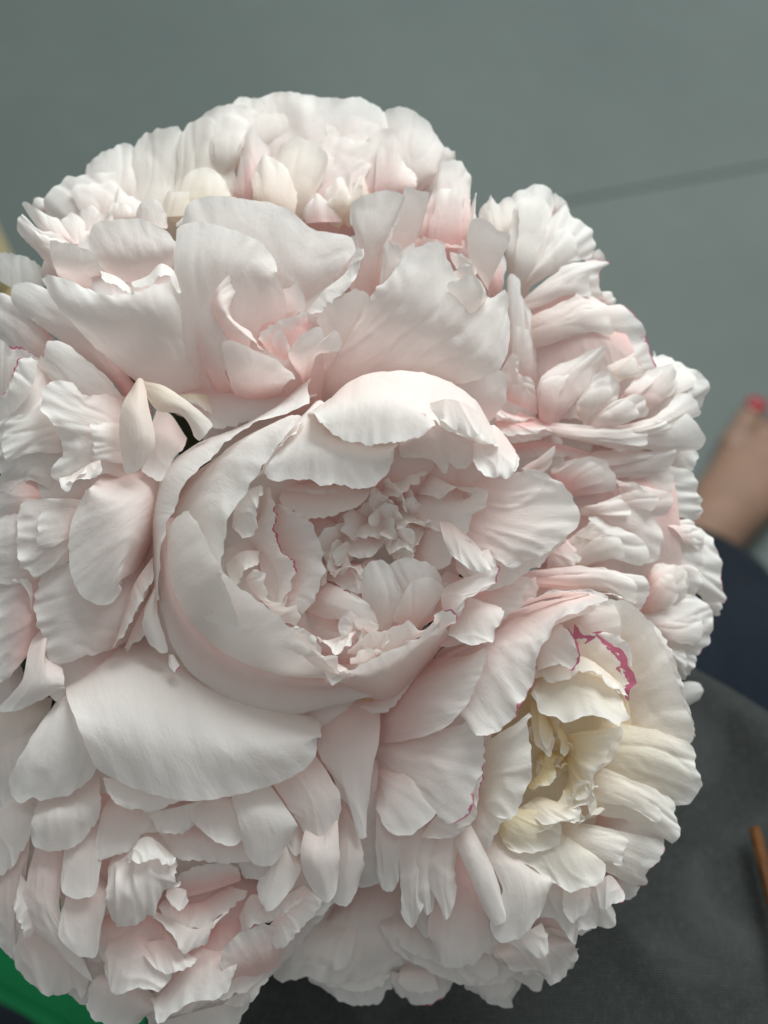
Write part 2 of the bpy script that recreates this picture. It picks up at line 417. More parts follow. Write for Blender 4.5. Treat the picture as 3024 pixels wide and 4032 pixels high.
# pale wooden post standing on the floor at the edge of the view
pb = on_height(-45, 1130, 0.0)
post = empty('wooden_post', pb); tag(post, 'pale yellow rounded wooden post standing on the grey floor behind the bouquet', 'post')
prof = [(0.030, 0.0), (0.0335, 0.004), (0.034, 0.03), (0.032, 0.06), (0.031, 0.085), (0.030, 0.11), (0.027, 0.125), (0.018, 0.136), (0.0, 0.139)]
vs, fs = [], []
for r, h in prof:
    for j in range(28):
        th = 2 * math.pi * j / 28; vs.append((r * math.cos(th), r * math.sin(th), h))
for i in range(len(prof) - 1):
    for j in range(28): fs.append((i * 28 + j, i * 28 + (j + 1) % 28, (i + 1) * 28 + (j + 1) % 28, (i + 1) * 28 + j))
obj('shaft', mesh_from('post_shaft', vs, fs), M['wood'], post)
vs = [(0.036 * math.cos(2 * math.pi * j / 28), 0.036 * math.sin(2 * math.pi * j / 28), h) for h in (0.0, 0.008) for j in range(28)]
fs = [(j, (j + 1) % 28, 28 + (j + 1) % 28, 28 + j) for j in range(28)] + [tuple(28 + j for j in range(28))]
obj('foot_ring', mesh_from('foot_ring', vs, fs), M['wood'], post)

# ------------------------------------------------------------------ petals
# A petal is a smooth surface through rows of points running from its claw to its rim.
# A row is  depth[,bulge]: x y x y ...  (x, y in the enlarged view named by the @frame, depth in photograph pixels
# towards the viewer from the middle plane of the bouquet).
FRAMES = {'A': (0, 330, 0.6631), 'B': (1000, 330, 0.6631), 'C': (500, 1400, 1.1453), 'D': (850, 1650, 0.6631),
          'E': (0, 900, 0.9040), 'F': (0, 2500, 0.9042), 'G': (0, 3000, 0.8439), 'H': (1300, 2200, 1.0392), 'I': (1800, 650, 0.6631),
          'J': (1900, 1600, 0.6028), 'K': (1000, 3200, 0.9042), 'L': (0, 780, 0.5425), 'S': (0, 0, 1.0)}

def spline(P, t, q):
    """Catmull-Rom / Hermite curve through rows of P at parameters t, read at q"""
    P = np.asarray(P, float); n = len(P)
    if n == 2:
        w = ((q - t[0]) / (t[1] - t[0]))[:, None]; return P[0] * (1 - w) + P[1] * w
    h = np.diff(t); sl = np.diff(P, axis=0) / h[:, None]
    m = np.empty_like(P); m[0] = sl[0]; m[-1] = sl[-1]
    m[1:-1] = (sl[:-1] * h[1:, None] + sl[1:] * h[:-1, None]) / (h[:-1] + h[1:])[:, None]
    i = np.clip(np.searchsorted(t, q, 'right') - 1, 0, n - 2)
    s = ((q - t[i]) / h[i])[:, None]; hh = h[i][:, None]
    return ((2*s**3 - 3*s**2 + 1) * P[i] + (s**3 - 2*s**2 + s) * hh * m[i] + (-2*s**3 + 3*s**2) * P[i+1] + (s**3 - s**2) * hh * m[i+1])

def arc(P):
    d = np.sqrt((np.diff(P, axis=0) ** 2).sum(1)); return np.concatenate([[0], np.cumsum(np.maximum(d, 1e-3))])

def noise_grid(a, b, seed):
    f = noise.noise
    return np.array([[f(Vector((x, y, seed))) for x, y in zip(ra, rb)] for ra, rb in zip(a, b)])

def petal_points(rows, opt, rnd, back=False, sub=None):
    ua, ub, va, lift = sub or (0.0, 1.0, 1.0, 0.0)
    nu, nv = int(opt.get('nu', 46)), int(opt.get('nv', 34))
    seed = rnd.random() * 500
    R = []
    for z, c, tl, pts in rows:
        p = np.array(pts, float); t = arc(p)
        q = np.linspace(ua * t[-1], ub * t[-1], nu + 1); xy = spline(p, t, q)
        s = np.linspace(2 * ua - 1, 2 * ub - 1, nu + 1)
        R.append(np.column_stack([xy, z + c * (1 - s ** 2) + tl * s]))
    R = np.array(R)
    dist = np.sqrt(((R[1:] - R[:-1]) ** 2).sum(2)).mean(1)
    tv = np.concatenate([[0], np.cumsum(np.maximum(dist, 1))])
    ext = 0.0
    if tv[-1] > 120 and not opt.get('ne'):                     # the claw runs on, down into the bloom
        ext = min(0.35 * tv[-1], 130.0)
        step = (R[0] - R[1]) / max(dist[0], 1) * ext; step[:, 2] = np.minimum(step[:, 2], 0) * 0.5 - 0.75 * ext
        e = R[0] + step; c0 = e.mean(0); e = c0 + (e - c0) * 0.86
        R = np.concatenate([e[None], R]); tv = np.concatenate([[0], tv + ext])
    q = np.linspace(0, ext + (tv[-1] - ext) * va, nv + 1)
    G = spline(R.reshape(len(R), -1), tv, q).reshape(nv + 1, nu + 1, 3)
    if sub: G[..., 2] += lift * np.linspace(0.3, 1, nv + 1)[:, None]
    wid = np.sqrt((np.diff(G, axis=1) ** 2).sum(2)).sum(1).mean(); ln = (tv[-1] - ext) * va
    if back:
        c0 = G.reshape(-1, 3).mean(0)
        G = c0 + (G - c0) * np.array([0.90, 0.90, 1.0]); G[..., 2] -= 75 + 60 * rnd.random()
    U, V = np.meshgrid(np.linspace(0, 1, nu + 1), np.clip((q - ext) / max(ln, 1), 0, 1))
    S, T = U * wid, V * ln
    # ragged rim and uneven side edges
    dv = np.gradient(G, axis=0); dv /= np.linalg.norm(dv, axis=2, keepdims=True) + 1e-6
    du = np.gradient(G, axis=1); du /= np.linalg.norm(du, axis=2, keepdims=True) + 1e-6
    j = opt.get('j', 11.0)
    jag = noise_grid(S / 46, S * 0, seed) * 1.3 + noise_grid(S / 19, S * 0, seed + 9) * 1.0
    G = G + dv * (jag * j * V ** 7)[..., None]
    G = G - dv * (min(0.14 * ln, opt.get('rc', 34.0)) * np.abs(2 * U - 1) ** 9 * V ** 3)[..., None]
    sj = noise_grid(T / 50, np.sign(U - .5), seed + 31)
    G = G + du * (sj * j * 0.9 * np.abs(2 * U - 1) ** 6 * np.minimum(V * 2, 1))[..., None]
    nrm = np.cross(du, dv); nrm /= np.linalg.norm(nrm, axis=2, keepdims=True) + 1e-6
    r = opt.get('r', 12.0) * min(1.0, 0.5 + wid / 500)
    rim = np.maximum(V, 0.75 * np.abs(2 * U - 1) ** 2 * V)
    d = r * 1.5 * rim ** 2.2 * noise_grid(S / 150, T / 420, seed + 50)
    d += r * 1.25 * rim ** 4 * noise_grid(S / 62, T / 260, seed + 70)
    d += r * 0.75 * rim ** 6 * noise_grid(S / 26, T / 120, seed + 90)
    d += r * 0.55 * noise_grid(S / 190, T / 190, seed + 110) * np.sin(np.pi * np.clip(V, 0, 1)) ** 0.5
    d += r * 0.20 * np.minimum(V * 1.6, 1) * noise_grid(S / 30, T / 300, seed + 130)
    # creases: sharp little ridges, strongest towards the rim
    wx = S / 95 + 0.7 * noise_grid(S / 160, T / 160, seed + 170); wy = T / 150
    ridge = 1 - np.abs(noise_grid(wx, wy, seed + 190)) * 2.4
    d += opt.get('w', 0.42 * r) * np.clip(ridge, 0, 1) ** 2.5 * (0.25 + 0.75 * V)
    ridge = 1 - np.abs(noise_grid(S / 120 + 0.8 * noise_grid(S / 260, T / 260, seed + 230), T / 620, seed + 240)) * 3.2
    d += opt.get('w', 0.55 * r) * np.clip(ridge, 0, 1) ** 3 * (0.35 + 0.65 * V)
    # the lip rolls a little
    curl = opt.get('c', rnd.uniform(-9, 8)) * min(1.0, ln / 300)
    d += curl * np.clip((V - 0.80) / 0.20, 0, 1) ** 2 * (0.6 + 0.8 * noise_grid(S / 240, S * 0, seed + 210))
    fold = 0.6 * opt.get('k', 0.0)
    if fold: d += fold * np.sin(S / wid * math.pi * opt.get('kn', 7) + 4.5 * noise_grid(S / 150, T / 340, seed + 150)) * V ** 1.3 * (0.55 + 1.3 * noise_grid(S / 120, T / 200, seed + 155))
    G = G + nrm * d[..., None]
    return G, U, V, S, T

def petal_object(G, UVST, parent, opt, rnd, back):
    U, V, S, T = UVST
    nv, nu = G.shape[0] - 1, G.shape[1] - 1
    dep = D0 - G[..., 2] * K
    cx = (G[..., 0] - W0 / 2) / FPX * dep; cy = -(G[..., 1] - H0 / 2) / FPX * dep
    P = np.stack([cx, cy, -dep, np.ones_like(dep)], -1).reshape(-1, 4) @ np.array(CAM_M).T
    P = P[:, :3] - np.array(parent.location)
    idx = np.arange((nu + 1) * (nv + 1)).reshape(nv + 1, nu + 1)
    F = np.stack([idx[:-1, :-1], idx[:-1, 1:], idx[1:, 1:], idx[1:, :-1]], -1).reshape(-1, 4)
    me = bpy.data.meshes.new('petal')
    me.vertices.add(len(P)); me.vertices.foreach_set('co', P.ravel())
    me.loops.add(F.size); me.loops.foreach_set('vertex_index', F.ravel())
    me.polygons.add(len(F)); me.polygons.foreach_set('loop_start', np.arange(0, F.size, 4))
    me.update(calc_edges=True)
    me.polygons.foreach_set('use_smooth', [True] * len(F))
    l1 = me.uv_layers.new(name='petal'); l1.data.foreach_set('uv', np.stack([U, V], -1).reshape(-1, 2)[F.ravel()].ravel())
    l2 = me.uv_layers.new(name='metric'); l2.data.foreach_set('uv', (np.stack([S, T], -1) / 1000).reshape(-1, 2)[F.ravel()].ravel())
    o = obj('petal', me, M['petal'], parent)
    o.color = (opt.get('pk', 0.26) + (0.25 if back else 0) + rnd.uniform(-.06, .06), opt.get('cr', 0.06), 0 if back else opt.get('m', 0.0), 1)
    return o

def parse(text):
    fr = None
    for line in text.strip().splitlines():
        line = line.strip()
        if not line or line.startswith('#'): continue
        if line.startswith('@'): fr = FRAMES[line[1:].strip()]; continue
        body, _, op = line.partition(';')
        opt = {}
        for kv in op.split():
            a, b = kv.split('='); opt[a] = float(b)
        rows = []
        for part in body.split('/'):
            hd, _, cs = part.partition(':')
            h = [float(x) for x in hd.split(',')]
            n = [float(x) for x in cs.split()]
            rows.append((h[0], h[1] if len(h) > 1 else 22.0, h[2] if len(h) > 2 else 0.0, [(fr[0] + n[i] * fr[2], fr[1] + n[i + 1] * fr[2]) for i in range(0, len(n) - 1, 2)]))
        yield rows, opt

CELL = 14.0
GW, GH = int(W0 / CELL) + 60, int(H0 / CELL) + 60          # 30 cells of margin on every side
OWN = np.full((GH, GW), -1); ZTOP = np.full((GH, GW), -1e9)
def cover(G, who):
    g = G
    for ax in (0, 1):                                          # upsample so that no cell is skipped
        for _ in range(2):
            m = (np.take(g, range(g.shape[ax] - 1), ax) + np.take(g, range(1, g.shape[ax]), ax)) / 2
            n = np.empty([2 * s_ - 1 if i == ax else s_ for i, s_ in enumerate(g.shape)])
            if ax == 0: n[::2] = g; n[1::2] = m
            else: n[:, ::2] = g; n[:, 1::2] = m
            g = n
    p = g.reshape(-1, 3)
    ix = (p[:, 0] / CELL).astype(int) + 30; iy = (p[:, 1] / CELL).astype(int) + 30
    ok = (ix >= 0) & (ix < GW) & (iy >= 0) & (iy < GH)
    ix, iy, z = ix[ok], iy[ok], p[ok, 2]
    o = np.argsort(z); ix, iy, z = ix[o], iy[o], z[o]
    up = z > ZTOP[iy, ix]
    ZTOP[iy[up], ix[up]] = z[up]; OWN[iy[up], ix[up]] = who

def grow(m, n):
    for k in range(n):
        q = m.copy(); q[1:] |= m[:-1]; q[:-1] |= m[1:]; q[:, 1:] |= m[:, :-1]; q[:, :-1] |= m[:, 1:]
        if k % 2: q[1:, 1:] |= m[:-1, :-1]; q[:-1, :-1] |= m[1:, 1:]; q[1:, :-1] |= m[:-1, 1:]; q[:-1, 1:] |= m[1:, :-1]
        m = q
    return m

BLOOMS = []
def fill_gaps(keep_open):
    """inner petals wherever one could look between the outer ones into the empty middle of the bouquet"""
    rnd = random.Random(909)
    cov = OWN >= 0
    closed = ~grow(~grow(cov, 6), 6) | cov
    for x, y, r in keep_open:
        yy, xx = np.ogrid[:GH, :GW]
        closed &= ~(((xx - 30 - x / CELL) ** 2 + (yy - 30 - y / CELL) ** 2) < (r / CELL) ** 2) | cov
    inside = np.zeros(OWN.shape); m = closed.copy()
    for k in range(1, 14):
        m = ~grow(~m, 1); inside[m] = k
    todo = closed & ~cov
    n = 0
    for _ in range(3000):
        ys, xs = np.nonzero(todo)
        if not len(ys): break
        k = np.argmax(inside[ys, xs] + np.array([rnd.random() for _ in ys])); y, x = ys[k], xs[k]
        if inside[y, x] < 3: todo[y, x] = False; continue
        rad = min(inside[y, x] * 0.95, 11) * CELL
        w = 9; yl, xl = max(0, y - w), max(0, x - w)
        zz = ZTOP[yl:y + w, xl:x + w]; ww = OWN[yl:y + w, xl:x + w]; ok = ww >= 0
        z = np.percentile(zz[ok], 25) - 70 - 40 * rnd.random(); who = np.bincount(ww[ok]).argmax()
        root, bx = BLOOMS[who]
        cx, cy = (x - 30 + .5) * CELL, (y - 30 + .5) * CELL
        d = Vector((cx - bx[0], cy - bx[1])); d = d.normalized() if d.length > 1 else Vector((0, 1))
        a = math.atan2(d.y, d.x) + rnd.uniform(-.5, .5); d = Vector((math.cos(a), math.sin(a))); s_ = Vector((-d.y, d.x))
        c = Vector((cx, cy))
        def P(f, l, h): q = c + d * f * rad + s_ * l * rad; return (q.x, q.y)
        rows = [(z - 90, 20, 0, [P(-1.25, -.55, 0), P(-1.3, 0, 0), P(-1.25, .55, 0)]), (z, 30, 0, [P(0, -1, 0), P(0, 0, 0), P(0, 1, 0)]),
                (z + 10, 10, 0, [P(.55, -.9, 0), P(.85, -.5, 0), P(.95, 0, 0), P(.85, .5, 0), P(.55, .9, 0)])]
        opt = {'nu': 18, 'nv': 16, 'pk': 1.0, 'r': 14, 'ne': 1}
        G, *uv = petal_points(rows, opt, rnd)
        petal_object(G, uv, root, opt, rnd, False); n += 1
        yy, xx = np.ogrid[:GH, :GW]
        todo &= ~(((xx - x) ** 2 + (yy - y) ** 2) < (0.8 * rad / CELL) ** 2)
    print('gap petals', n)

BIND = zpt(1450, 2500, -1450)                 # where the stems come together under the blooms
def peony(text, base, label, dz=0.0, seed=1, crumple=(), leaves='', over=0, thr=18):
    rnd = random.Random(seed)
    bp = zpt(*base)
    root = empty('peony', bp)
    tag(root, label, 'peony', 'peonies of the bouquet')
    BLOOMS.append((root, base)); who = len(BLOOMS) - 1
    for rows, opt in parse(text):
        rows = [(z + dz, c, tl, p) for z, c, tl, p in rows]
        G, *uv = petal_points(rows, opt, rnd)
        petal_object(G, uv, root, opt, rnd, False); cover(G, who)
        n_over = int(opt.get('o', over if (opt.get('r', 12) >= thr or opt.get('k', 0) >= thr / 3) else 0))
        if np.ptp(G[..., :2].reshape(-1, 2), axis=0).max() < 170 or opt.get('nb'): n_over = 0
        for i in range(n_over):                                 # shorter ruffled petals lying on the larger one
            w = rnd.uniform(.45, .75); a = rnd.uniform(0, 1 - w); o4 = dict(opt); o4['r'] = min(18, max(13, opt.get('r', 12))); o4['k'] = rnd.uniform(0, 5); o4['kn'] = 4; o4['nu'] = 34; o4['nv'] = 24
            if rnd.random() < .75: o4['m'] = 0
            Go, *uvo = petal_points(rows, o4, rnd, sub=(a, a + w, rnd.uniform(.58, .88), rnd.uniform(10, 28)))
            petal_object(Go, uvo, root, o4, rnd, False)
        ext = np.ptp(G[..., :2].reshape(-1, 2), axis=0)
        if ext.min() > 150 and not opt.get('nb'):
            o2 = dict(opt); o2['nu'] = 20; o2['nv'] = 16; o2['nu'] = int(o2['nu']); o2['r'] = 10
            G, *uv = petal_points(rows, o2, rnd, True)
            petal_object(G, uv, root, o2, rnd, True); cover(G, who)
    for cx, cy, rad, n, z0, opt in crumple:                     # the small crushed petals of the heart
        for i in range(n):
            a = rnd.uniform(0, 6.28); f = math.sqrt(rnd.random()); d = Vector((math.cos(a), math.sin(a)))
            pos = Vector((cx, cy)) + d * rad * f * .8
            a += rnd.gauss(0, .8); d = Vector((math.cos(a), math.sin(a))); s_ = Vector((-d.y, d.x))
            ln_, w = rad * rnd.uniform(.28, .5), rad * rnd.uniform(.22, .40)
            b0, tp = pos - d * ln_ * .6, pos + d * ln_ * .6
            z = z0 + 25 * f + rnd.uniform(-25, 25); lean = rnd.uniform(10, 70)
            rows = [(z - 50, 5, 0, [tuple(b0 - s_ * w * .5), tuple(b0), tuple(b0 + s_ * w * .5)]),
                    (z + lean * .5, rnd.uniform(-25, 25), rnd.uniform(-25, 25), [tuple(b0.lerp(tp, .55) - s_ * w), tuple(b0.lerp(tp, .6)), tuple(b0.lerp(tp, .55) + s_ * w)]),
                    (z + lean, 5, rnd.uniform(-20, 20), [tuple(tp - s_ * w * .8 - d * w * .35), tuple(tp - s_ * w * .2), tuple(tp + s_ * w * .3 - d * w * .15), tuple(tp + s_ * w * .8 - d * w * .35)])]
            o3 = {'nu': 22, 'nv': 18, 'r': 24, 'j': 8, 'ne': 1}; o3.update(opt)
            G, *uv = petal_points(rows, o3, rnd); petal_object(G, uv, root, o3, rnd, False); cover(G, who)
    for rows, opt in parse(leaves):
        G, *uv = petal_points(rows, opt, rnd)
        lo = petal_object(G, uv, root, opt, rnd, False); lo.name = 'leaf'; lo.data.name = 'leaf'
        lo.data.materials.clear(); lo.data.materials.append(M['leaf'])
    # receptacle and stem
    ax = (BIND - bp); L = ax.length; q = ax.normalized()
    a = q.orthogonal().normalized(); b = q.cross(a)
    vs, fs = [], []; n = 14
    for i in range(n + 1):
        t = i / n; c = ax * t + a * 0.006 * math.sin(t * 3)
        r = 0.0034 + 0.010 * max(0, 1 - t / 0.18) ** 2 * (1 - max(0, 0.06 - t) / 0.09)
        for k in range(10):
            th = 2 * math.pi * k / 10; vs.append(c + (a * math.cos(th) + b * math.sin(th)) * r)
    for i in range(n):
        for k in range(10): fs.append((i * 10 + k, i * 10 + (k + 1) % 10, (i + 1) * 10 + (k + 1) % 10, (i + 1) * 10 + k))
    obj('stem', mesh_from('stem', vs, fs), M['stem'], root)
    return root

# ------------------------------------------------------------------ the blooms
CENTRE = """
@C
-60: 640 260 900 150 1150 190 1260 330 / 110,10: 625 205 760 112 930 55 1060 75 1180 140 1275 290 / 290: 640 212 800 190 1000 195 1080 238 1190 292 1290 335 ; pk=.2
200: 640 195 760 125 890 98 1000 125 1050 190 / 320,20: 635 205 750 190 900 180 1000 205 1058 240 / 345: 640 216 700 265 800 302 940 295 1062 265 ; pk=.15 r=9
240: 1190 290 1280 290 1335 325 / 305: 1195 392 1240 417 1330 412 1357 372 ; r=24 j=14
270: 1040 165 1100 150 1200 190 1270 290 / 310: 1085 235 1150 260 1200 280 1285 330 ; r=20
180: 560 250 615 215 700 262 830 290 950 285 / 300,25: 500 360 600 330 720 340 830 350 925 320 / 305: 450 432 560 432 700 441 830 452 900 405 940 332 ; pk=.12 r=9
230: 525 335 560 280 612 226 / 285: 452 436 525 318 600 240 ; r=16
265: 940 300 1080 250 1190 290 / 190: 935 350 1010 345 1060 365 1092 405 1102 358 1140 395 1178 372 1192 315 ; pk=.3
-60: 100 860 93 700 95 520 125 400 215 320 390 245 520 170 622 80 / 80: 103 850 102 680 112 530 150 425 235 335 390 252 515 185 625 120 / 150: 110 830 120 660 150 540 190 465 270 365 370 270 500 210 628 180 ; pk=.25 r=8 nb=1
-60: 100 820 110 640 150 540 200 470 280 370 / 150: 250 900 240 720 250 560 300 440 400 300 560 210 / 290: 400 960 330 740 360 560 420 450 480 370 612 215 ; pk=.2
20: 115 640 110 800 180 960 300 1060 450 1110 640 1110 / 190: 170 560 210 740 300 880 430 1000 570 1080 700 1110 / 310: 230 520 330 740 470 860 590 960 700 1060 760 1100 ; pk=.12 r=10
100,30: 130 560 170 860 300 1020 480 1090 700 1120 860 1080 / 60: 110 640 140 890 240 1050 400 1140 600 1160 880 1120 / 10: 95 700 120 900 200 1070 330 1180 500 1240 650 1225 800 1185 915 1152 ; pk=.5 r=7 j=4
40: 700 1130 905 1155 960 1110 1050 1020 1110 960 / 200: 700 1115 850 1095 980 1015 1100 940 / 320: 690 1110 760 1085 900 1012 1000 960 1085 905 ; pk=.4 r=9
-80: 720 1190 860 1180 1020 1040 / -30: 840 1240 900 1222 960 1150 1050 1020 ; pk=.8 nb=1
-90: 740 1200 860 1170 / -60: 795 1228 830 1242 862 1238 ; cr=1.3 pk=0 nb=1
120,-20: 1130 640 1150 560 1200 470 1240 410 / 170,-20: 1270 700 1300 600 1330 500 1350 400 / 140: 1330 745 1510 620 1562 560 1540 500 1490 440 1400 395 1340 390 ; pk=.45 r=18
80: 1130 720 1250 650 1400 610 1510 600 / 60: 1180 790 1260 800 1380 745 1495 650 ; pk=.3
190: 1080 600 1160 620 1210 660 / 240: 1120 700 1180 735 1255 742 1230 690 ; r=26 pk=.2
200: 1100 920 1120 830 1150 770 / 255: 1150 900 1165 835 1250 800 1300 730 ; m=.8 r=16
120: 1110 940 1180 870 1270 860 / 195: 1105 975 1200 996 1252 985 1278 930 1302 882 ; pk=.2 r=14
20: 1050 990 1200 850 1300 760 / 20: 1160 1000 1310 890 1360 840 1400 770 ; pk=.7
-40: 1080 1000 1250 860 1350 780 / -50: 1180 990 1330 880 1400 830 1420 760 ; pk=.9
@D
215: 100 640 110 540 190 430 262 395 / 270: 190 722 250 620 265 500 288 420 ; r=26 pk=.1
140: 290 420 270 560 200 700 270 780 330 900 330 1130 / 205: 320 410 300 520 300 680 360 780 400 900 350 1140 / 235: 335 400 315 470 325 545 375 565 345 650 380 750 440 810 475 900 440 1010 370 1150 ; m=1.1 r=16 pk=.2
150,30: 350 510 350 650 440 810 470 930 380 1130 / 190,20: 380 505 460 600 560 760 560 930 470 1130 / 185: 400 505 540 590 620 720 640 900 600 1040 542 1162 ; pk=.35 r=12
170: 60 860 150 790 262 780 / 215: 110 1000 200 905 245 880 ; r=26
200: 170 960 230 1040 330 1150 370 1200 / 265: 200 900 290 980 310 1080 400 1140 490 1172 470 1232 ; r=24
150: 250 790 330 800 420 1000 / 170: 320 1140 360 1150 460 940 ; pk=.4
110,20: 390 420 600 410 760 395 910 400 / 175,20: 372 492 520 582 640 592 760 562 860 520 912 465 ; pk=.45 r=9
90: 400 400 600 380 800 380 / 130: 400 430 560 440 740 430 900 440 ; pk=.5
50: 540 590 640 600 700 600 / 105: 620 832 680 780 722 730 715 660 ; pk=.5
60: 890 492 950 432 1040 332 1150 262 1230 262 / 170: 930 472 1050 492 1110 472 1190 392 1240 312 ; r=20 pk=.3
40: 1100 590 1150 480 1200 400 1300 350 1420 400 / 120: 1250 640 1300 560 1360 500 1480 470 / 190: 1380 700 1480 690 1522 572 1602 522 1617 440 1500 440 ; r=18 pk=.4
60: 1180 430 1260 330 1370 395 / 150: 1240 470 1330 480 1430 420 1480 450 1600 440 ; r=14 pk=.3
20: 880 500 1000 440 1180 430 / 80: 900 512 1000 562 1120 602 1242 582 ; pk=.6
40: 720 600 760 560 820 550 / 95: 740 660 790 702 812 640 862 640 ; r=18 pk=.4
80: 780 690 860 640 940 620 992 650 / 135: 800 722 870 690 940 692 987 722 ; r=26 pk=.3
50: 720 690 800 650 900 690 990 710 / 112: 730 742 800 812 890 827 960 792 1012 760 ; r=18 pk=.6
50: 1000 570 1120 610 1260 640 / 115: 1000 722 1060 782 1140 802 1212 742 1232 690 ; r=30 pk=.3 cr=.15
90: 1030 580 1150 590 1270 600 / 150: 1100 670 1180 640 1250 660 1290 610 ; r=30 pk=.2 cr=.15
80: 1000 720 1100 690 1200 720 / 140: 1040 820 1090 780 1140 790 1150 830 ; r=26 pk=.3
60: 1190 850 1220 720 1270 600 / 145: 1332 912 1392 852 1392 722 1342 640 1290 600 ; pk=.35
120: 1350 640 1390 780 1480 910 / 205: 1402 680 1532 740 1542 832 1510 922 ; r=16 pk=.15
190: 1500 920 1500 850 1560 790 1620 770 / 225: 1560 932 1650 902 1662 850 ; r=16 pk=.15
80: 920 1260 980 1270 1040 1240 / 165,30: 860 1040 960 1060 1100 1070 / 190: 855 970 880 890 950 835 1020 860 1082 960 ; pk=.25
60: 1020 1230 1150 1200 1260 1190 / 130: 1050 1000 1200 990 1360 1000 / 130: 940 850 1060 850 1140 828 1270 860 1332 930 1362 1000 ; pk=.45
90: 1060 1210 1180 1220 1260 1190 / 150: 1060 1190 1100 1050 1180 960 1260 935 1352 1000 1302 1102 ; pk=.5
90: 640 960 600 1060 560 1150 / 150,30: 760 1020 720 1100 720 1200 / 165: 850 1050 942 1150 942 1222 830 1242 ; pk=.4 r=18
70: 560 1130 700 1190 800 1230 / 35: 500 1180 560 1282 680 1312 760 1250 ; pk=.7
60: 640 940 700 890 840 860 940 840 / 120: 690 980 780 1022 850 1032 872 900 ; pk=.6 r=20
100: 690 890 780 880 860 870 / 150: 700 940 790 900 870 940 880 890 ; r=26 pk=.3
20: 600 980 800 960 1050 1000 / 0: 580 1250 800 1300 1080 1280 ; pk=.9 nb=1
190: 620 1330 720 1300 840 1250 / 262: 580 1300 640 1362 700 1422 760 1392 832 1282 ; m=.8 r=24
180: 780 1400 1000 1390 1200 1300 1330 1230 / 232: 790 1370 900 1290 1060 1235 1130 1212 1200 1236 1332 1170 ; m=.9 r=12
200: 800 1460 900 1440 990 1385 / 252: 800 1430 860 1385 990 1380 ; r=14
260: 1290 1200 1330 1250 1400 1220 / 305: 1300 1180 1340 1150 1402 1160 1412 1215 ; m=1.2 r=24
265: 370 1240 480 1370 600 1480 780 1530 / 325: 480 1240 580 1310 650 1400 732 1440 720 1490 792 1500 ; r=24
240: 640 1420 720 1450 800 1500 / 280: 650 1540 700 1570 760 1550 800 1530 ; r=22
60: 150 800 300 1100 500 1300 800 1450 1150 1400 / 30: 350 900 500 1080 700 1200 1050 1250 ; pk=.9 nb=1
50: 1100 1300 1350 1150 1500 950 / 30: 1050 1200 1250 1050 1350 900 ; pk=.9 nb=1
-20,30: 300 700 500 560 900 480 1300 560 1450 800 / -20,-60: 500 1200 700 1000 950 900 1250 1000 1350 1150 ; pk=1.0 nb=1
10: 380 500 800 420 1300 400 / -20: 500 900 900 760 1400 800 ; pk=1.0 nb=1
"""
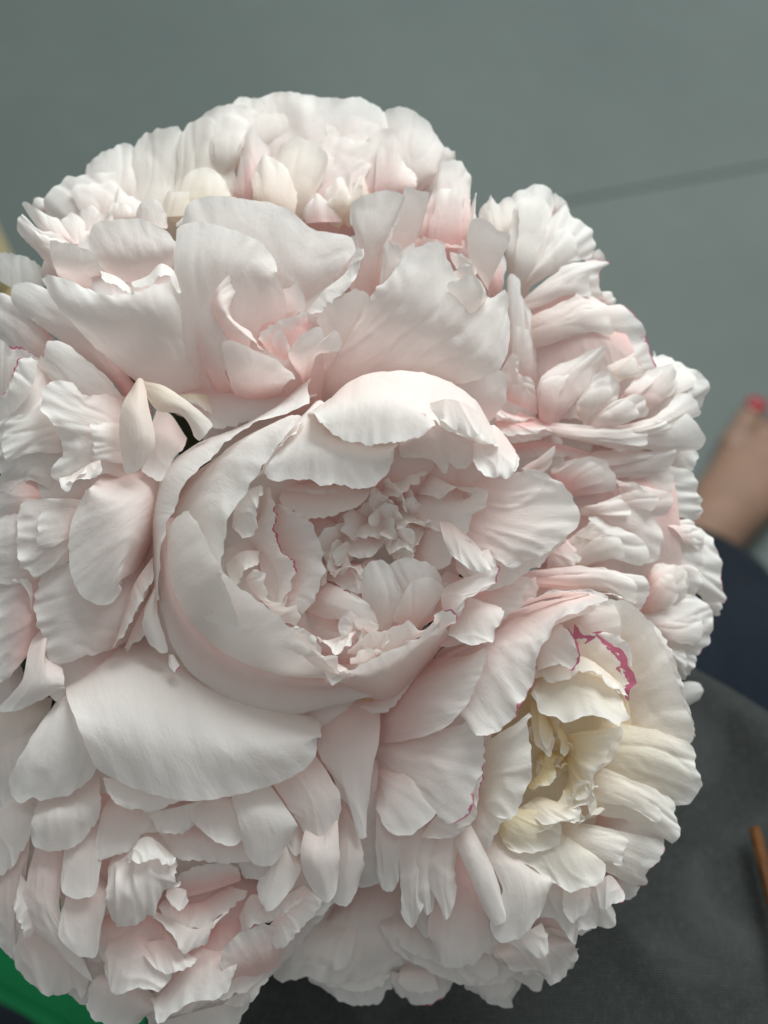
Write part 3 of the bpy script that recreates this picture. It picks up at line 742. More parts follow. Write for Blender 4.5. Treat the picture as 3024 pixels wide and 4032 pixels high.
TOP = """
@B
-200: 450 1250 650 1100 900 1000 / -230: 500 920 700 870 950 820 ; pk=.6 nb=1
-260: 900 1050 1200 1050 1450 1150 / -300: 900 720 1150 680 1400 870 ; pk=.7 nb=1
@A
-180: 250 1150 600 1150 1050 1100 / -200: 300 960 600 900 1050 900 ; pk=.4 nb=1
-150: 790 1760 1000 1830 1280 1830 / 10,40,-40: 480 1480 700 1450 1000 1480 1200 1500 / 60,40,-60: 330 1310 560 1310 850 1330 1150 1300 / 60,30,-70: 222 1112 420 1170 620 1240 800 1230 920 1190 1040 1160 1140 1150 ; pk=.3 r=11
90: 780 1180 880 1140 965 1068 1010 1090 1077 1240 / 150: 800 1217 900 1192 955 1145 1000 1145 1040 1242 ; pk=0 r=9
-70: 540 1120 760 1180 1040 1130 / -20: 560 1260 760 1320 1040 1280 ; pk=.5 nb=1
90: 595 1110 700 1150 802 1242 / 130: 602 1165 700 1212 790 1248 ; pk=0 r=10
-120: 1150 1780 1300 1840 1500 1840 / 20,30: 1070 1400 1180 1350 1350 1280 1600 1250 1700 1300 / 60: 1030 1100 1150 1080 1400 1080 1650 1130 / 45: 1055 812 1180 818 1400 870 1560 950 1680 1080 ; pk=.35 r=9 j=5
@B
-150: -100 1780 200 1500 330 1350 / -20: -330 1200 0 1100 350 1150 500 1120 / -30: -440 780 -380 690 -250 665 -120 670 0 690 200 745 350 855 480 885 590 905 640 960 ; pk=.45 r=9 j=5
@A
-120: 650 1150 800 1180 1020 1150 / -30,30: 580 1050 800 1020 1030 1000 / -40: 510 960 560 850 690 808 830 800 950 850 1040 895 ; pk=.45 r=8 j=5
-110: 340 1135 460 1180 640 1180 / -20: 310 1040 450 1050 610 1090 / -10: 275 920 330 930 430 945 560 1010 602 1080 ; pk=.3 r=8
-160: 340 1135 420 1000 380 900 / -120: 220 1000 280 950 300 880 / -130: 95 880 100 820 125 770 170 820 182 870 ; r=18
-170: 290 930 370 920 430 930 / -190: 180 800 260 800 340 790 / -200: 110 692 140 695 235 750 352 800 ; r=8 j=4
-200: 380 930 450 950 520 930 / -240: 345 925 345 820 420 770 500 800 ; m=1 r=16
-330: 450 900 600 850 700 800 / -380: 240 745 270 675 370 575 470 545 600 530 720 550 762 590 ; pk=.3 k=8
-380: 550 800 700 760 800 740 / -430: 485 535 505 480 620 405 700 362 790 365 802 420 ; pk=.15
-370: 700 800 900 800 1060 780 / -400: 720 560 900 560 1060 600 / -430: 760 450 800 370 850 310 950 265 1080 262 1112 300 ; pk=.2 cr=.15
-370: 950 800 1200 780 1400 760 / -390: 1050 560 1250 480 1400 500 / -420: 1050 300 1150 230 1230 200 1330 310 1412 430 ; cr=.25 pk=.15
-380: 1250 500 1380 480 1420 460 / -440: 1190 185 1300 140 1400 120 1500 150 1542 190 1480 300 ; pk=.1 k=8
-420: 1300 400 1500 420 1700 400 / -480: 1350 110 1410 75 1480 95 1550 70 1659 55 1750 50 1850 80 1940 100 ; pk=.15
-300: 1000 760 1200 760 1380 740 / -350: 1050 600 1110 520 1220 495 1320 550 1402 660 ; cr=.42 pk=.15 r=9 j=6
-280: 960 790 1080 785 1150 780 / -310: 975 690 1010 650 1150 650 1252 700 ; cr=.4 pk=.15 r=10
-200: 820 830 900 850 990 860 / -230: 800 790 840 710 905 680 965 730 1002 840 ; r=8 j=4
-290: 600 850 720 830 850 800 / -330: 640 680 700 610 745 640 850 690 882 720 ; r=22 cr=.1
-260: 430 930 520 900 600 870 / -300: 440 830 480 730 560 740 620 800 ; r=18
-240: 420 940 560 920 700 880 / -270: 400 860 480 850 560 830 640 800 700 760 ; r=18
-120: 1040 850 1250 840 1380 800 / -100: 1060 805 1130 765 1250 770 1330 790 1382 740 ; r=12 pk=.1
-320: 1380 680 1500 700 1560 680 / -360: 1390 560 1430 400 1500 260 1540 320 1602 370 1590 480 ; pk=1.0 r=10
@B
-330: 250 800 450 800 650 750 / -380: -50 450 250 450 600 450 860 500 / -450: -70 180 30 90 190 48 290 65 400 70 540 80 640 70 720 120 800 190 872 280 ; pk=.6 k=14 kn=9
-300: 300 820 480 800 640 780 / -330: 180 600 400 560 700 560 / -380: 250 400 400 330 560 320 700 360 800 460 ; pk=.7 k=10
-380: 850 600 950 600 1060 560 / -450: 760 135 860 135 960 190 1060 270 1122 380 1110 450 ; pk=.25
-340: 620 720 800 680 960 640 / -390: 640 400 720 300 830 270 880 420 960 540 ; pk=.6 k=8
-250: 970 950 1100 1000 1280 950 / -260: 1030 720 1150 700 1290 720 / -330: 1060 590 1110 470 1160 455 1240 470 1290 560 1302 650 ; pk=.9 k=8 kn=4
-270: 100 760 200 780 300 800 / -300: 150 380 200 340 330 330 420 400 432 500 ; cr=.3 r=12
-200: 0 700 120 760 240 800 / -270: -20 500 60 430 180 480 260 560 ; cr=.3 pk=.4 r=14
-240: 430 780 540 770 650 750 / -260: 400 640 520 540 570 530 590 590 660 490 682 600 ; cr=.35 r=24
-220: 300 830 420 820 520 820 / -240: 290 740 360 660 450 690 540 760 ; pk=.7 r=20
-150: 610 1300 700 1200 760 1000 / -60: 610 960 690 960 780 940 / -60: 560 780 590 700 660 660 790 635 890 655 862 760 ; pk=.35 r=10 j=5
30: 315 1350 400 1245 560 1100 612 970 / 85: 362 1382 470 1292 590 1172 662 980 ; pk=0 r=12
-150: 330 1820 420 1760 480 1700 / -20: 400 1500 500 1500 640 1400 / 20: 360 1370 480 1290 590 1230 702 1235 ; pk=.6
-180: 600 1300 700 1250 780 1200 / -100: 560 1100 660 1000 780 980 / -80: 600 960 700 900 800 880 ; pk=.9
-180: 800 1000 900 1000 960 960 / -110: 830 850 880 720 910 620 970 615 1032 650 1020 750 960 900 ; pk=.35 r=12
-60: 740 1250 830 1150 900 1050 / -40: 765 1000 800 930 870 960 960 960 940 1000 ; r=14
-170: 330 1830 420 1830 700 1800 1000 1800 / 20,30: 580 1480 750 1500 950 1600 1250 1780 / 110,20: 700 1250 900 1300 1150 1450 1450 1700 / 90: 830 1120 900 1010 1000 950 1110 945 1160 1060 1210 1150 1300 1210 1400 1265 1490 1220 1520 1350 1525 1500 ; pk=.4 r=18 nu=60 nv=44 o=0
90: 1220 1390 1300 1340 1380 1280 / 135: 1130 1170 1200 1170 1290 1140 1370 1200 1392 1250 ; r=14
-30: 1180 1170 1250 1160 1320 1150 / 5: 1150 1140 1230 1090 1300 1080 1312 1120 ; r=16 pk=.1
-80: 1200 1100 1250 1100 1290 1100 / -60: 1150 980 1200 1000 1270 1040 1302 1060 ; r=14 pk=.1
-220: 970 960 1100 970 1250 980 / -200: 1000 900 1100 940 1230 960 ; pk=.5
-200: 1380 1210 1390 1212 1400 1190 / -140: 1270 1000 1380 1000 1480 1020 / -120: 1280 790 1400 820 1450 870 1542 885 ; r=8 j=4 pk=.15
-240: 1250 950 1290 960 1330 950 / -280: 1260 760 1300 700 1320 650 1310 750 1332 800 ; r=12
-230: 1380 1240 1430 1240 1480 1220 / -260: 1290 1000 1400 950 1500 1040 ; pk=1.1
@A
-100: 1200 1750 1300 1820 1400 1840 / 30: 1160 1450 1230 1550 1350 1680 / 60: 1170 1340 1240 1310 1290 1430 1400 1520 1452 1580 ; pk=.8 r=8
60: 1240 1320 1300 1430 1400 1530 1480 1570 / 100: 1290 1200 1310 1320 1380 1420 1500 1530 / 40: 1450 1065 1420 1220 1370 1350 1480 1450 1602 1590 ; pk=.5 r=12
-40: 1450 1560 1550 1560 1650 1480 / 15,-30: 1380 1320 1450 1170 1560 1100 1700 1120 1850 1300 ; pk=1.4 r=8
@B
40: 100 1600 240 1560 350 1440 / 75: 10 1500 100 1440 200 1390 312 1350 ; pk=1.6 r=8
@A
-80: 1400 1860 1550 1870 1650 1860 / 60,30: 1340 1680 1500 1700 1720 1760 / 110: 1305 1500 1420 1540 1560 1600 1660 1650 1782 1740 ; pk=.7 r=8 j=5
@B
-40: 260 1730 300 1752 330 1740 / 80: 200 1600 300 1600 400 1600 / 100: 230 1560 290 1480 400 1460 420 1500 480 1465 552 1580 ; pk=.6 r=16
60: 110 1600 160 1640 200 1640 / 95: 95 1510 150 1460 212 1560 ; pk=1.2
@C
-110: 190 140 400 120 640 130 / -60: 280 252 380 240 560 190 645 140 ; pk=.7 r=8
"""
LEFT = """
@E
-150: 560 730 575 690 580 670 / -100: 330 540 380 500 420 460 / -80: 150 410 230 370 300 330 / -110: 100 400 60 340 52 265 110 237 230 270 ; pk=.8 r=9
-170: 560 740 580 700 590 680 / -130: 330 460 350 430 420 500 ; pk=1.4 r=8
-150: 540 740 560 720 585 690 / -120: 395 495 410 500 430 530 ; pk=1.4 r=8
-220: 0 230 60 260 200 250 / -240: -20 110 40 104 130 130 222 200 ; pk=.1 r=7 nb=1
-90: 470 900 520 800 540 740 / 20: 290 720 360 640 420 600 / 10: 205 640 190 560 215 490 255 475 ; pk=.25 r=10
-50: 600 1100 560 900 500 720 / 80: 430 1070 420 900 380 720 / 110: 270 1140 225 1045 270 1000 240 870 175 770 200 680 302 660 ; pk=.3 r=22
90: 300 1080 350 1050 440 1000 / 130: 240 1110 275 1142 350 1105 445 1062 ; r=26
-60: 480 1060 700 1090 680 1260 600 1480 / 140: 390 1130 520 1250 540 1400 520 1540 / 110: 350 1150 310 1300 300 1440 330 1560 380 1620 450 1640 545 1590 ; pk=.4 r=7 j=4
0: 260 1150 280 950 230 780 170 580 / 60: 130 1100 120 950 110 800 80 700 / 60: 70 1180 0 1080 -30 950 -20 830 20 740 ; pk=.15 r=24
90: 0 840 80 780 150 660 165 575 / 115: -10 770 30 700 70 620 85 575 132 568 ; m=1.3 r=14 pk=.05
-40: 0 800 100 620 190 640 / -20: -30 480 30 498 100 530 172 560 ; m=1 r=14
-140: 190 600 220 520 200 440 / -150: -20 500 -30 300 20 285 72 320 ; pk=.6
-60: 100 760 200 700 300 700 / 0: 120 640 180 560 280 650 ; r=14
60: 340 1180 310 1320 300 1450 / 70: 75 1180 80 1300 100 1480 150 1522 192 1500 ; r=24 k=8 pk=.2
-60: 500 1830 560 1700 560 1560 480 1400 / 60: 330 1880 320 1750 300 1600 300 1450 / 40: 215 1930 185 1820 150 1640 180 1480 ; pk=.35 r=14
0: 190 1500 160 1700 140 1830 / 20: -20 1560 -30 1800 -10 2010 ; pk=.9 r=12
60: 120 1850 190 1830 200 1900 275 1935 / 85: 100 1960 170 1980 277 1985 / 40: -20 2110 80 2095 170 2050 272 1985 ; pk=.2 r=10
30: 120 1080 130 1160 130 1250 / 30: -20 1080 -25 1160 -20 1250 ; pk=.7
20: 130 1200 160 1400 180 1520 / 30: -20 1230 -30 1400 -20 1570 ; pk=.5 r=16
40: 120 1540 130 1600 140 1680 / 70: 20 1560 60 1540 120 1530 150 1545 ; r=20
10: 490 1835 540 1690 590 1540 665 1430 / 60: 500 1825 600 1665 670 1522 ; pk=.5 r=8
-30: 540 1830 600 1700 680 1560 / -40: 560 1820 640 1780 690 1700 ; pk=.7
10: 690 1520 695 1530 / 60: 620 1700 690 1690 / 55: 640 1800 690 1842 742 1835 ; pk=.3 r=6
70: 735 1855 755 1855 / 95: 737 1905 762 1932 788 1912 ; m=2 r=4 pk=.2
@L
70: 945 1400 1020 1306 1062 1342 / 120,45: 890 1500 1000 1500 1070 1470 / 130,50: 865 1680 990 1700 1125 1740 / 100: 900 2010 970 1995 1065 1945 ; cr=.25 pk=.25 r=7 j=4 nb=1 ne=1
80,5: 1000 1320 1060 1440 / 105,20: 1180 1360 1150 1545 / 95,20: 1330 1450 1300 1572 / 65: 1560 1640 1432 1782 ; cr=.45 pk=.2 r=6 j=3 nb=1 ne=1
-20: 1100 1650 1200 1680 1340 1800 / 20: 1040 2030 1110 2025 1180 2045 1242 1900 ; pk=.35 nb=1
-90: 1300 1430 1400 1420 1500 1430 / -60: 1340 1480 1440 1500 1540 1590 ; cr=.6 pk=.1 nb=1
"""
LOWER_LEFT = """
@F
-110: 650 1560 850 1480 1100 1400 / -130: 640 1720 850 1720 1080 1650 ; pk=.3 nb=1
-140: 40 680 200 680 400 700 / -160: 60 1000 200 1050 320 1000 ; pk=.5 nb=1
-150: 330 180 520 60 700 60 1000 250 1330 330 / 60: 290 260 500 200 750 220 1050 320 1390 380 / 185: 340 400 550 420 850 470 1150 480 1400 440 / 170: 425 610 600 675 790 722 950 712 1180 655 1290 610 1375 530 1410 420 ; pk=.25 r=9 j=5 nu=40 nv=30
-120: 260 270 340 170 450 110 / 60: 180 380 300 330 430 330 / 100: 70 560 220 560 430 460 / 70: 22 665 60 710 150 722 300 690 360 650 428 602 ; pk=.2 r=10 k=3
100: 450 620 700 660 900 690 / 130: 455 650 475 705 540 750 660 762 800 725 950 715 ; pk=.15 r=9
-30: 170 720 300 690 430 620 / 60,35: 140 800 300 790 440 720 / 55: 122 880 150 925 230 945 330 915 410 840 446 740 ; pk=.15 r=9 k=4 kn=9
-120: -10 760 100 720 160 720 / -60: -20 1070 60 1010 142 870 ; pk=.2
-150: -20 480 100 430 180 380 / -130: -20 790 60 740 142 730 ; pk=.2
-160: 0 320 120 310 220 320 / -150: -20 520 60 520 152 430 ; cr=.2 nb=1
-190: -80 180 30 190 120 220 / -200: -80 500 50 500 160 430 ; pk=.3 nb=1
-60: 330 540 430 540 520 580 / -80: 350 740 450 760 540 720 ; pk=.7 nb=1
0: 460 740 560 760 700 760 / 50: 425 860 425 975 520 960 590 905 640 860 740 890 ; pk=.3
20: 480 1000 560 920 630 870 700 890 770 980 / 140: 460 1120 560 1090 660 1040 760 1050 / 110: 455 1220 500 1278 580 1265 660 1215 700 1145 757 1075 ; r=34 pk=.3
80: 560 950 630 880 760 960 / 170: 560 1000 640 980 720 1000 770 990 ; r=30 pk=.1
60: 620 770 720 760 880 720 / 92: 650 800 700 862 800 862 842 830 812 790 ; r=18 pk=.1
50: 830 750 900 720 1010 710 / 100: 815 795 870 850 970 915 1062 905 1052 790 ; pk=.25 r=8
0: 640 840 800 850 1050 880 / 40: 700 930 780 980 880 985 990 995 1112 990 ; pk=.4 r=9
80: 1010 710 1080 690 1180 660 / 140: 1040 820 1150 830 1290 820 / 110: 1060 920 1110 1000 1180 1005 1240 940 1297 850 ; pk=.1 r=7 j=4
60: 1190 650 1290 600 1400 560 / 100: 1270 770 1370 720 1480 700 / 80: 1310 840 1370 910 1430 910 1477 830 ; pk=.35 r=9 k=3
90: 1330 840 1400 880 1470 800 / 130,35: 1310 950 1390 980 1476 950 / 100: 1325 1060 1370 1125 1430 1165 1455 1140 1474 1040 ; pk=.25 r=6 j=3 k=2
20: 1250 830 1280 800 1320 850 / 60: 1255 930 1290 960 1330 940 ; r=10
-60: 1470 740 1500 760 1530 800 / 20: 1470 930 1520 930 1586 950 / 0: 1440 1165 1490 1187 1562 1080 ; pk=.4 r=7
-60: 1400 380 1530 330 1655 320 / 40: 1390 520 1500 520 1640 500 / 50: 1430 590 1520 650 1610 640 / 30: 1500 745 1540 755 1560 850 1570 890 1592 760 ; pk=.5 r=9 nb=1
40: 1180 1010 1240 930 1310 990 / 70: 1115 1080 1130 1150 1155 1195 1250 1140 1312 1050 ; pk=.2 r=9
30: 1150 1290 1250 1180 1340 1100 / 30: 1215 1385 1300 1290 1412 1160 ; pk=.5 r=10
20: 1115 1215 1200 1160 1320 1090 / 30: 1160 1260 1250 1210 1342 1120 ; pk=.4
-60: 1100 1480 1250 1330 1400 1160 / -90: 1080 1600 1150 1510 1300 1360 1442 1170 ; pk=.4 r=9
-20: 780 1150 900 1120 1050 1070 / 0: 770 1050 880 1000 1000 990 1042 1010 ; pk=1.3
-60: 720 1150 850 1170 1000 1090 / -10: 680 1200 800 1280 950 1240 1102 1130 ; pk=.9 r=16
30: 670 1200 760 1250 850 1280 1000 1200 / 60: 665 1230 740 1310 800 1375 880 1340 952 1250 ; r=18 pk=.15
40: 730 1110 770 1100 812 1110 / 75: 720 1150 790 1202 817 1150 ; r=18
-40: 430 1260 600 1230 800 1320 / -10: 420 1400 480 1450 650 1390 762 1370 ; pk=.7
-80: 820 1400 950 1250 1120 1220 / -50: 880 1500 1000 1480 1102 1350 ; pk=1.2
-90: 600 1200 850 1100 1150 1100 / -110: 600 1500 850 1500 1150 1350 ; pk=1.2 nb=1
-40: 400 700 700 700 1050 700 / -90: 420 1050 800 1080 1150 1000 ; pk=.9 nb=1
-10: 1000 650 1200 640 1420 560 / -40: 1050 1080 1250 1050 1460 1000 ; pk=.7 nb=1
-100: 250 900 500 950 700 900 / -120: 300 1450 500 1400 650 1300 ; pk=1.0 nb=1
0: 480 1330 600 1320 720 1400 / 50: 450 1470 500 1560 620 1550 690 1560 762 1480 ; r=26 pk=.5
20: 600 1350 720 1330 800 1380 / 50: 640 1420 720 1480 800 1460 870 1430 ; r=18 pk=.6
-20: 700 1560 830 1430 1000 1380 / 50: 640 1600 690 1690 800 1620 980 1560 1052 1460 ; pk=.4 r=12
-20: 720 1650 900 1560 1150 1430 / -40: 680 1680 830 1630 970 1590 1152 1500 ; pk=.35
0: 1000 1500 1100 1440 1220 1390 / 50: 970 1460 980 1370 1050 1300 1182 1250 ; pk=.6 r=12
-20: 1040 1230 1100 1130 1200 1180 / 20: 1060 1330 1120 1260 1200 1240 ; pk=.4
10: 290 900 400 880 450 850 / 60: 265 1030 280 1125 350 1142 400 1130 447 1000 ; pk=.25 r=8
0: 300 1120 400 1100 470 1100 / 60: 255 1230 270 1340 330 1380 410 1410 440 1300 472 1180 ; pk=.35 r=9 k=3
-20: 150 940 220 940 280 940 / 20: 100 1150 180 1150 260 1200 / -10: 110 1270 200 1350 300 1430 410 1512 350 1400 ; pk=.4 r=12 k=5
-80: 0 1080 70 1000 130 900 / -110: -20 1350 50 1400 60 1300 82 1180 ; pk=.35
-60: 100 1280 200 1300 330 1400 / -80: 55 1390 70 1450 140 1530 210 1568 270 1560 330 1550 350 1580 402 1530 ; r=18 k=7 kn=9 pk=.35
-110: -20 1100 60 1100 200 1150 / -130: 0 1330 80 1440 160 1500 260 1500 ; pk=.5 nb=1
0: 90 1040 130 1100 150 1290 / 10: 60 1180 85 1260 112 1330 ; r=16
-40: 420 1490 550 1540 680 1620 / -60: 372 1580 390 1660 480 1700 590 1694 622 1670 ; pk=.25 r=12 k=4
-80: 680 1690 850 1640 1050 1590 / -120: 620 1730 800 1760 1030 1730 1057 1620 ; pk=.1 r=8
-50: 1000 1580 1080 1540 1150 1480 / -70: 975 1610 1050 1620 1110 1560 1162 1480 ; pk=.2
"""
LOWER_RIGHT = """
@H
-80: 190 700 220 600 290 480 390 380 / 60: 330 680 370 560 430 450 520 370 / 150: 450 640 520 550 570 440 612 330 ; pk=.75 r=7 j=5
-20: 400 520 450 420 560 340 700 240 850 170 980 135 / 120: 500 600 580 480 680 360 800 260 950 180 1040 145 / 200: 575 700 690 610 750 500 780 390 830 290 920 225 1062 165 ; pk=.4 r=14 m=.5
-80: 180 800 200 730 300 640 / 60: 330 900 390 760 450 640 / 130: 480 1040 530 940 580 800 580 690 572 570 ; pk=.4 r=12 k=2 m=.4
-90: 170 860 180 800 240 740 / 40: 180 960 270 880 400 760 / 80: 230 1060 300 1050 390 980 460 850 502 760 ; pk=.55 r=9 k=3
40: 340 1060 430 930 500 800 / 90: 390 1050 480 1050 530 1000 560 900 547 800 ; pk=.3 r=12 k=3
60: 430 960 480 860 520 720 / 115: 500 1030 560 960 570 850 590 760 560 700 ; r=14 m=.8 pk=.25
-30: 175 980 230 1060 290 1060 / -20: 180 1240 210 1262 250 1240 267 1160 ; k=3 r=12
-10: 260 1070 330 1040 410 1030 / 10: 265 1200 320 1180 390 1150 / 0: 275 1370 305 1400 340 1340 388 1260 ; r=16 k=3
20: 390 1050 440 1030 490 1040 / 40: 370 1220 430 1200 470 1180 / 40: 395 1300 440 1362 478 1270 ; r=16 k=3
0: 330 1050 380 1040 430 1050 / 20: 320 1230 360 1220 400 1230 / 15: 330 1320 370 1350 410 1310 ; r=16 k=3
-20: 450 1120 520 1180 560 1260 / -40: 370 1380 480 1350 600 1380 / -80: 380 1470 430 1545 520 1540 612 1480 ; pk=.8 r=9
60: 475 1080 505 1050 540 1020 / 110: 540 1230 580 1200 620 1180 / 100: 585 1350 630 1387 662 1375 657 1310 ; pk=.2 r=7 j=4
40: 580 1100 680 1120 800 1190 / 100: 650 1250 730 1260 840 1220 / 80: 595 1400 640 1445 710 1445 780 1370 832 1250 ; pk=.15 r=10 cr=.1
0: 560 1060 640 1080 740 1120 / 60: 620 1180 680 1160 760 1180 ; cr=.2
40: 570 950 600 800 600 690 / 120: 620 970 680 800 680 640 / 140: 640 1010 700 970 745 870 770 730 745 620 780 560 ; pk=.1 cr=.2 r=13 k=4
30: 530 1030 560 960 600 860 / 90: 600 1110 650 1012 702 980 ; cr=.1
0: 780 470 900 420 1050 460 / 110: 760 510 800 580 920 610 1000 590 1100 640 1147 620 ; cr=.45 pk=.1 r=16 o=0
0: 790 380 950 370 1100 470 / 80: 770 460 870 470 950 420 1030 450 1132 530 ; cr=.3 pk=.15 r=14 o=0
60: 780 400 800 320 860 250 / 125: 800 430 870 390 930 412 942 360 912 270 ; m=1 r=20 o=0
-40: 940 340 960 400 1050 470 / 50,-20: 925 240 970 300 1020 290 1070 330 1110 350 1140 420 1162 470 1135 500 1132 547 ; m=3.6 cr=.45 pk=.2 r=12 o=0
58: 918 312 955 325 1005 300 / 64: 922 240 958 288 1012 288 ; m=60 r=5 j=6 nb=1 ne=1 cr=.3
30: 1010 285 1060 320 1105 345 1140 410 / 42: 1030 280 1090 290 1135 340 1147 400 ; pk=0 r=9
-100,-30: 940 330 1000 420 1100 560 1130 700 / -60,-20: 1010 200 1130 330 1200 500 1250 700 / -80: 960 150 1080 150 1190 215 1260 330 1310 460 1350 570 1388 660 1382 730 ; cr=.45 pk=.3 r=10
-120: 1180 250 1260 420 1330 620 / -110: 1220 240 1290 340 1330 470 1370 600 1392 680 ; cr=.2
-60: 1080 620 1040 740 1010 840 / -40: 1230 650 1200 760 1170 870 / -100: 1375 700 1390 790 1405 850 1340 930 1312 940 ; cr=.5 pk=.1 r=14 k=4
-30: 1030 790 1000 880 980 960 / 0: 1180 850 1170 930 1150 1000 / -60: 1310 910 1310 960 1330 1040 1310 1070 1252 1060 ; pk=.05 cr=.3 r=14 k=6
-20: 940 1000 930 1080 920 1150 / 0: 1100 1030 1090 1110 1070 1200 / -50: 1280 1070 1260 1120 1210 1180 1200 1230 1162 1258 ; pk=.08 cr=.22 r=14 k=6 m=.4
20: 660 1080 800 1060 960 1090 / 60: 700 1130 800 1200 920 1260 1010 1230 1062 1180 ; pk=.05 cr=.3 r=12 k=4
30: 640 1040 650 1000 740 950 / 70: 680 1110 760 1110 860 1080 867 960 ; cr=.8 pk=0 r=12
20: 720 980 820 930 900 930 / 75: 800 1050 870 1010 940 1000 960 940 ; cr=.4 pk=0 r=18
-40: 900 860 920 780 930 660 / 60: 850 940 930 950 1010 900 1000 830 1080 760 1095 700 1132 640 ; cr=.8 pk=0 r=24
-20: 760 580 800 600 840 640 / 40: 770 700 800 720 830 752 850 690 ; cr=.9 pk=0 r=20
-40: 850 620 880 650 900 680 / 30: 870 690 890 747 907 740 ; cr=1.2 pk=0
-120: 740 880 800 780 900 650 / -100: 760 900 860 830 960 760 ; cr=2 pk=0 nb=1
-20: 750 860 800 800 820 720 / 20: 760 880 840 850 862 820 ; cr=1.8 pk=0
-150: 680 600 850 550 1050 600 / -160: 700 950 900 980 1050 900 ; cr=2 pk=0 nb=1
-150: 500 700 800 500 1100 450 / -170: 550 1100 850 1150 1150 1000 ; cr=.8 pk=.4 nb=1
-20: 820 1230 900 1240 1000 1260 / -10: 780 1360 850 1370 930 1460 950 1400 1000 1410 1012 1330 ; r=20 k=8 pk=.25
0: 990 1250 1060 1200 1110 1260 / 20: 1000 1320 1040 1332 1080 1300 1112 1300 ; m=1.2 r=18
-60: 960 1280 1010 1300 1050 1300 / -80: 940 1440 1000 1400 1070 1390 1062 1320 ; r=14 pk=.2
0: 640 1440 730 1420 800 1380 / 10: 690 1480 750 1500 820 1502 832 1440 ; r=16
-60: 620 1500 760 1460 920 1450 / -100: 700 1560 800 1590 840 1612 910 1540 917 1480 ; r=18 k=5
-60: 300 1250 450 1200 700 1200 / -100: 330 1420 480 1500 750 1450 ; pk=.6 nb=1
@J
-20: 270 1300 400 1262 700 1217 / 25: 300 1250 500 1212 702 1213 ; pk=.9
-120: 700 1230 850 1230 980 1280 / -100: 760 1210 900 1250 1000 1310 ; pk=.4
"""
UPPER_RIGHT = """
@I
-330: 150 450 220 450 300 420 / -380: 110 290 160 230 200 180 245 245 300 190 352 200 ; cr=.2 r=12
-330: 290 560 380 640 470 640 / -350: 280 380 400 380 530 420 / -430: 255 250 330 165 420 125 490 110 560 150 607 200 ; pk=.1 r=18 k=9
-320: 400 680 470 650 480 700 / -340: 500 450 600 480 650 600 / -430: 560 260 640 235 690 300 790 360 820 450 837 540 ; pk=.1 r=18 k=11 kn=9
-300: 430 760 450 800 470 850 / -300: 600 620 640 700 660 780 / -380: 760 545 840 560 905 580 830 650 850 740 872 810 ; pk=.15 r=18 k=8 m=.7
-260: 440 900 480 1000 500 1080 / -270: 650 800 720 900 760 1010 / -350: 760 740 880 820 960 815 1060 900 1125 1000 1142 1140 ; m=.8 pk=.25 cr=.1 r=14 k=5
-300: 280 1250 400 1300 470 1300 / -260: 310 950 380 980 470 1000 / -280: 290 640 340 650 400 790 452 900 ; pk=.45 r=16
-220: 240 1260 350 1300 450 1340 / -200: 280 1180 330 1120 380 1150 370 1220 462 1312 ; r=20 pk=.2
-310: 480 1290 560 1200 700 1150 / -300: 480 1060 580 960 720 960 892 1020 ; pk=1.1 nb=1
-220: 480 1460 560 1480 650 1470 / -210: 480 1300 620 1300 730 1370 / -260: 600 1200 740 1140 880 1090 852 1220 ; pk=.55 r=16
-250: 150 1350 300 1400 480 1480 / -230: 250 1280 380 1270 470 1330 ; pk=.8 r=16 j=13
-250: 100 1300 250 1450 480 1520 / -240: 230 1530 350 1540 480 1500 ; pk=.9 r=16 j=13
-230: 700 1440 800 1460 900 1430 / -230: 740 1360 820 1240 900 1220 960 1290 977 1380 ; pk=.2 r=16
-230: 780 1500 850 1540 930 1560 / -220: 900 1420 980 1380 1060 1365 1130 1410 1152 1480 ; pk=.25 r=16
-280: 880 1240 920 1270 960 1290 / -330: 870 1100 1000 1080 1130 1060 1160 1140 1180 1190 1082 1240 ; m=.6 cr=.15 r=14
-260: 980 1360 1060 1400 1140 1450 / -310: 1060 1260 1170 1200 1265 1180 1320 1280 1322 1330 ; pk=.5 r=16 j=13
-350: 1150 1250 1250 1350 1330 1450 / -420: 1140 1050 1170 1110 1260 1130 1420 1230 1505 1330 1480 1390 1442 1470 ; pk=.05 r=18 k=8
-250: 900 1560 960 1600 1000 1640 / -240: 1150 1500 1180 1540 1200 1600 / -310: 1330 1340 1400 1380 1440 1470 1402 1490 ; pk=.2 r=12 k=4
-320: 400 1000 700 900 1000 1000 / -330: 500 1500 800 1500 1200 1450 ; pk=.7 nb=1
@J
-240: 380 100 450 180 560 210 / -220: 800 130 820 200 850 270 / -300: 1180 70 1340 70 1425 140 1432 260 1302 300 ; pk=.3 r=14 k=4
-240: 90 110 250 110 380 90 / -230: 130 240 330 220 500 190 742 240 ; pk=.9 r=16 j=13
-270: 130 260 400 230 700 300 / -290: 250 330 450 330 700 330 ; pk=1.4 nb=1
"""
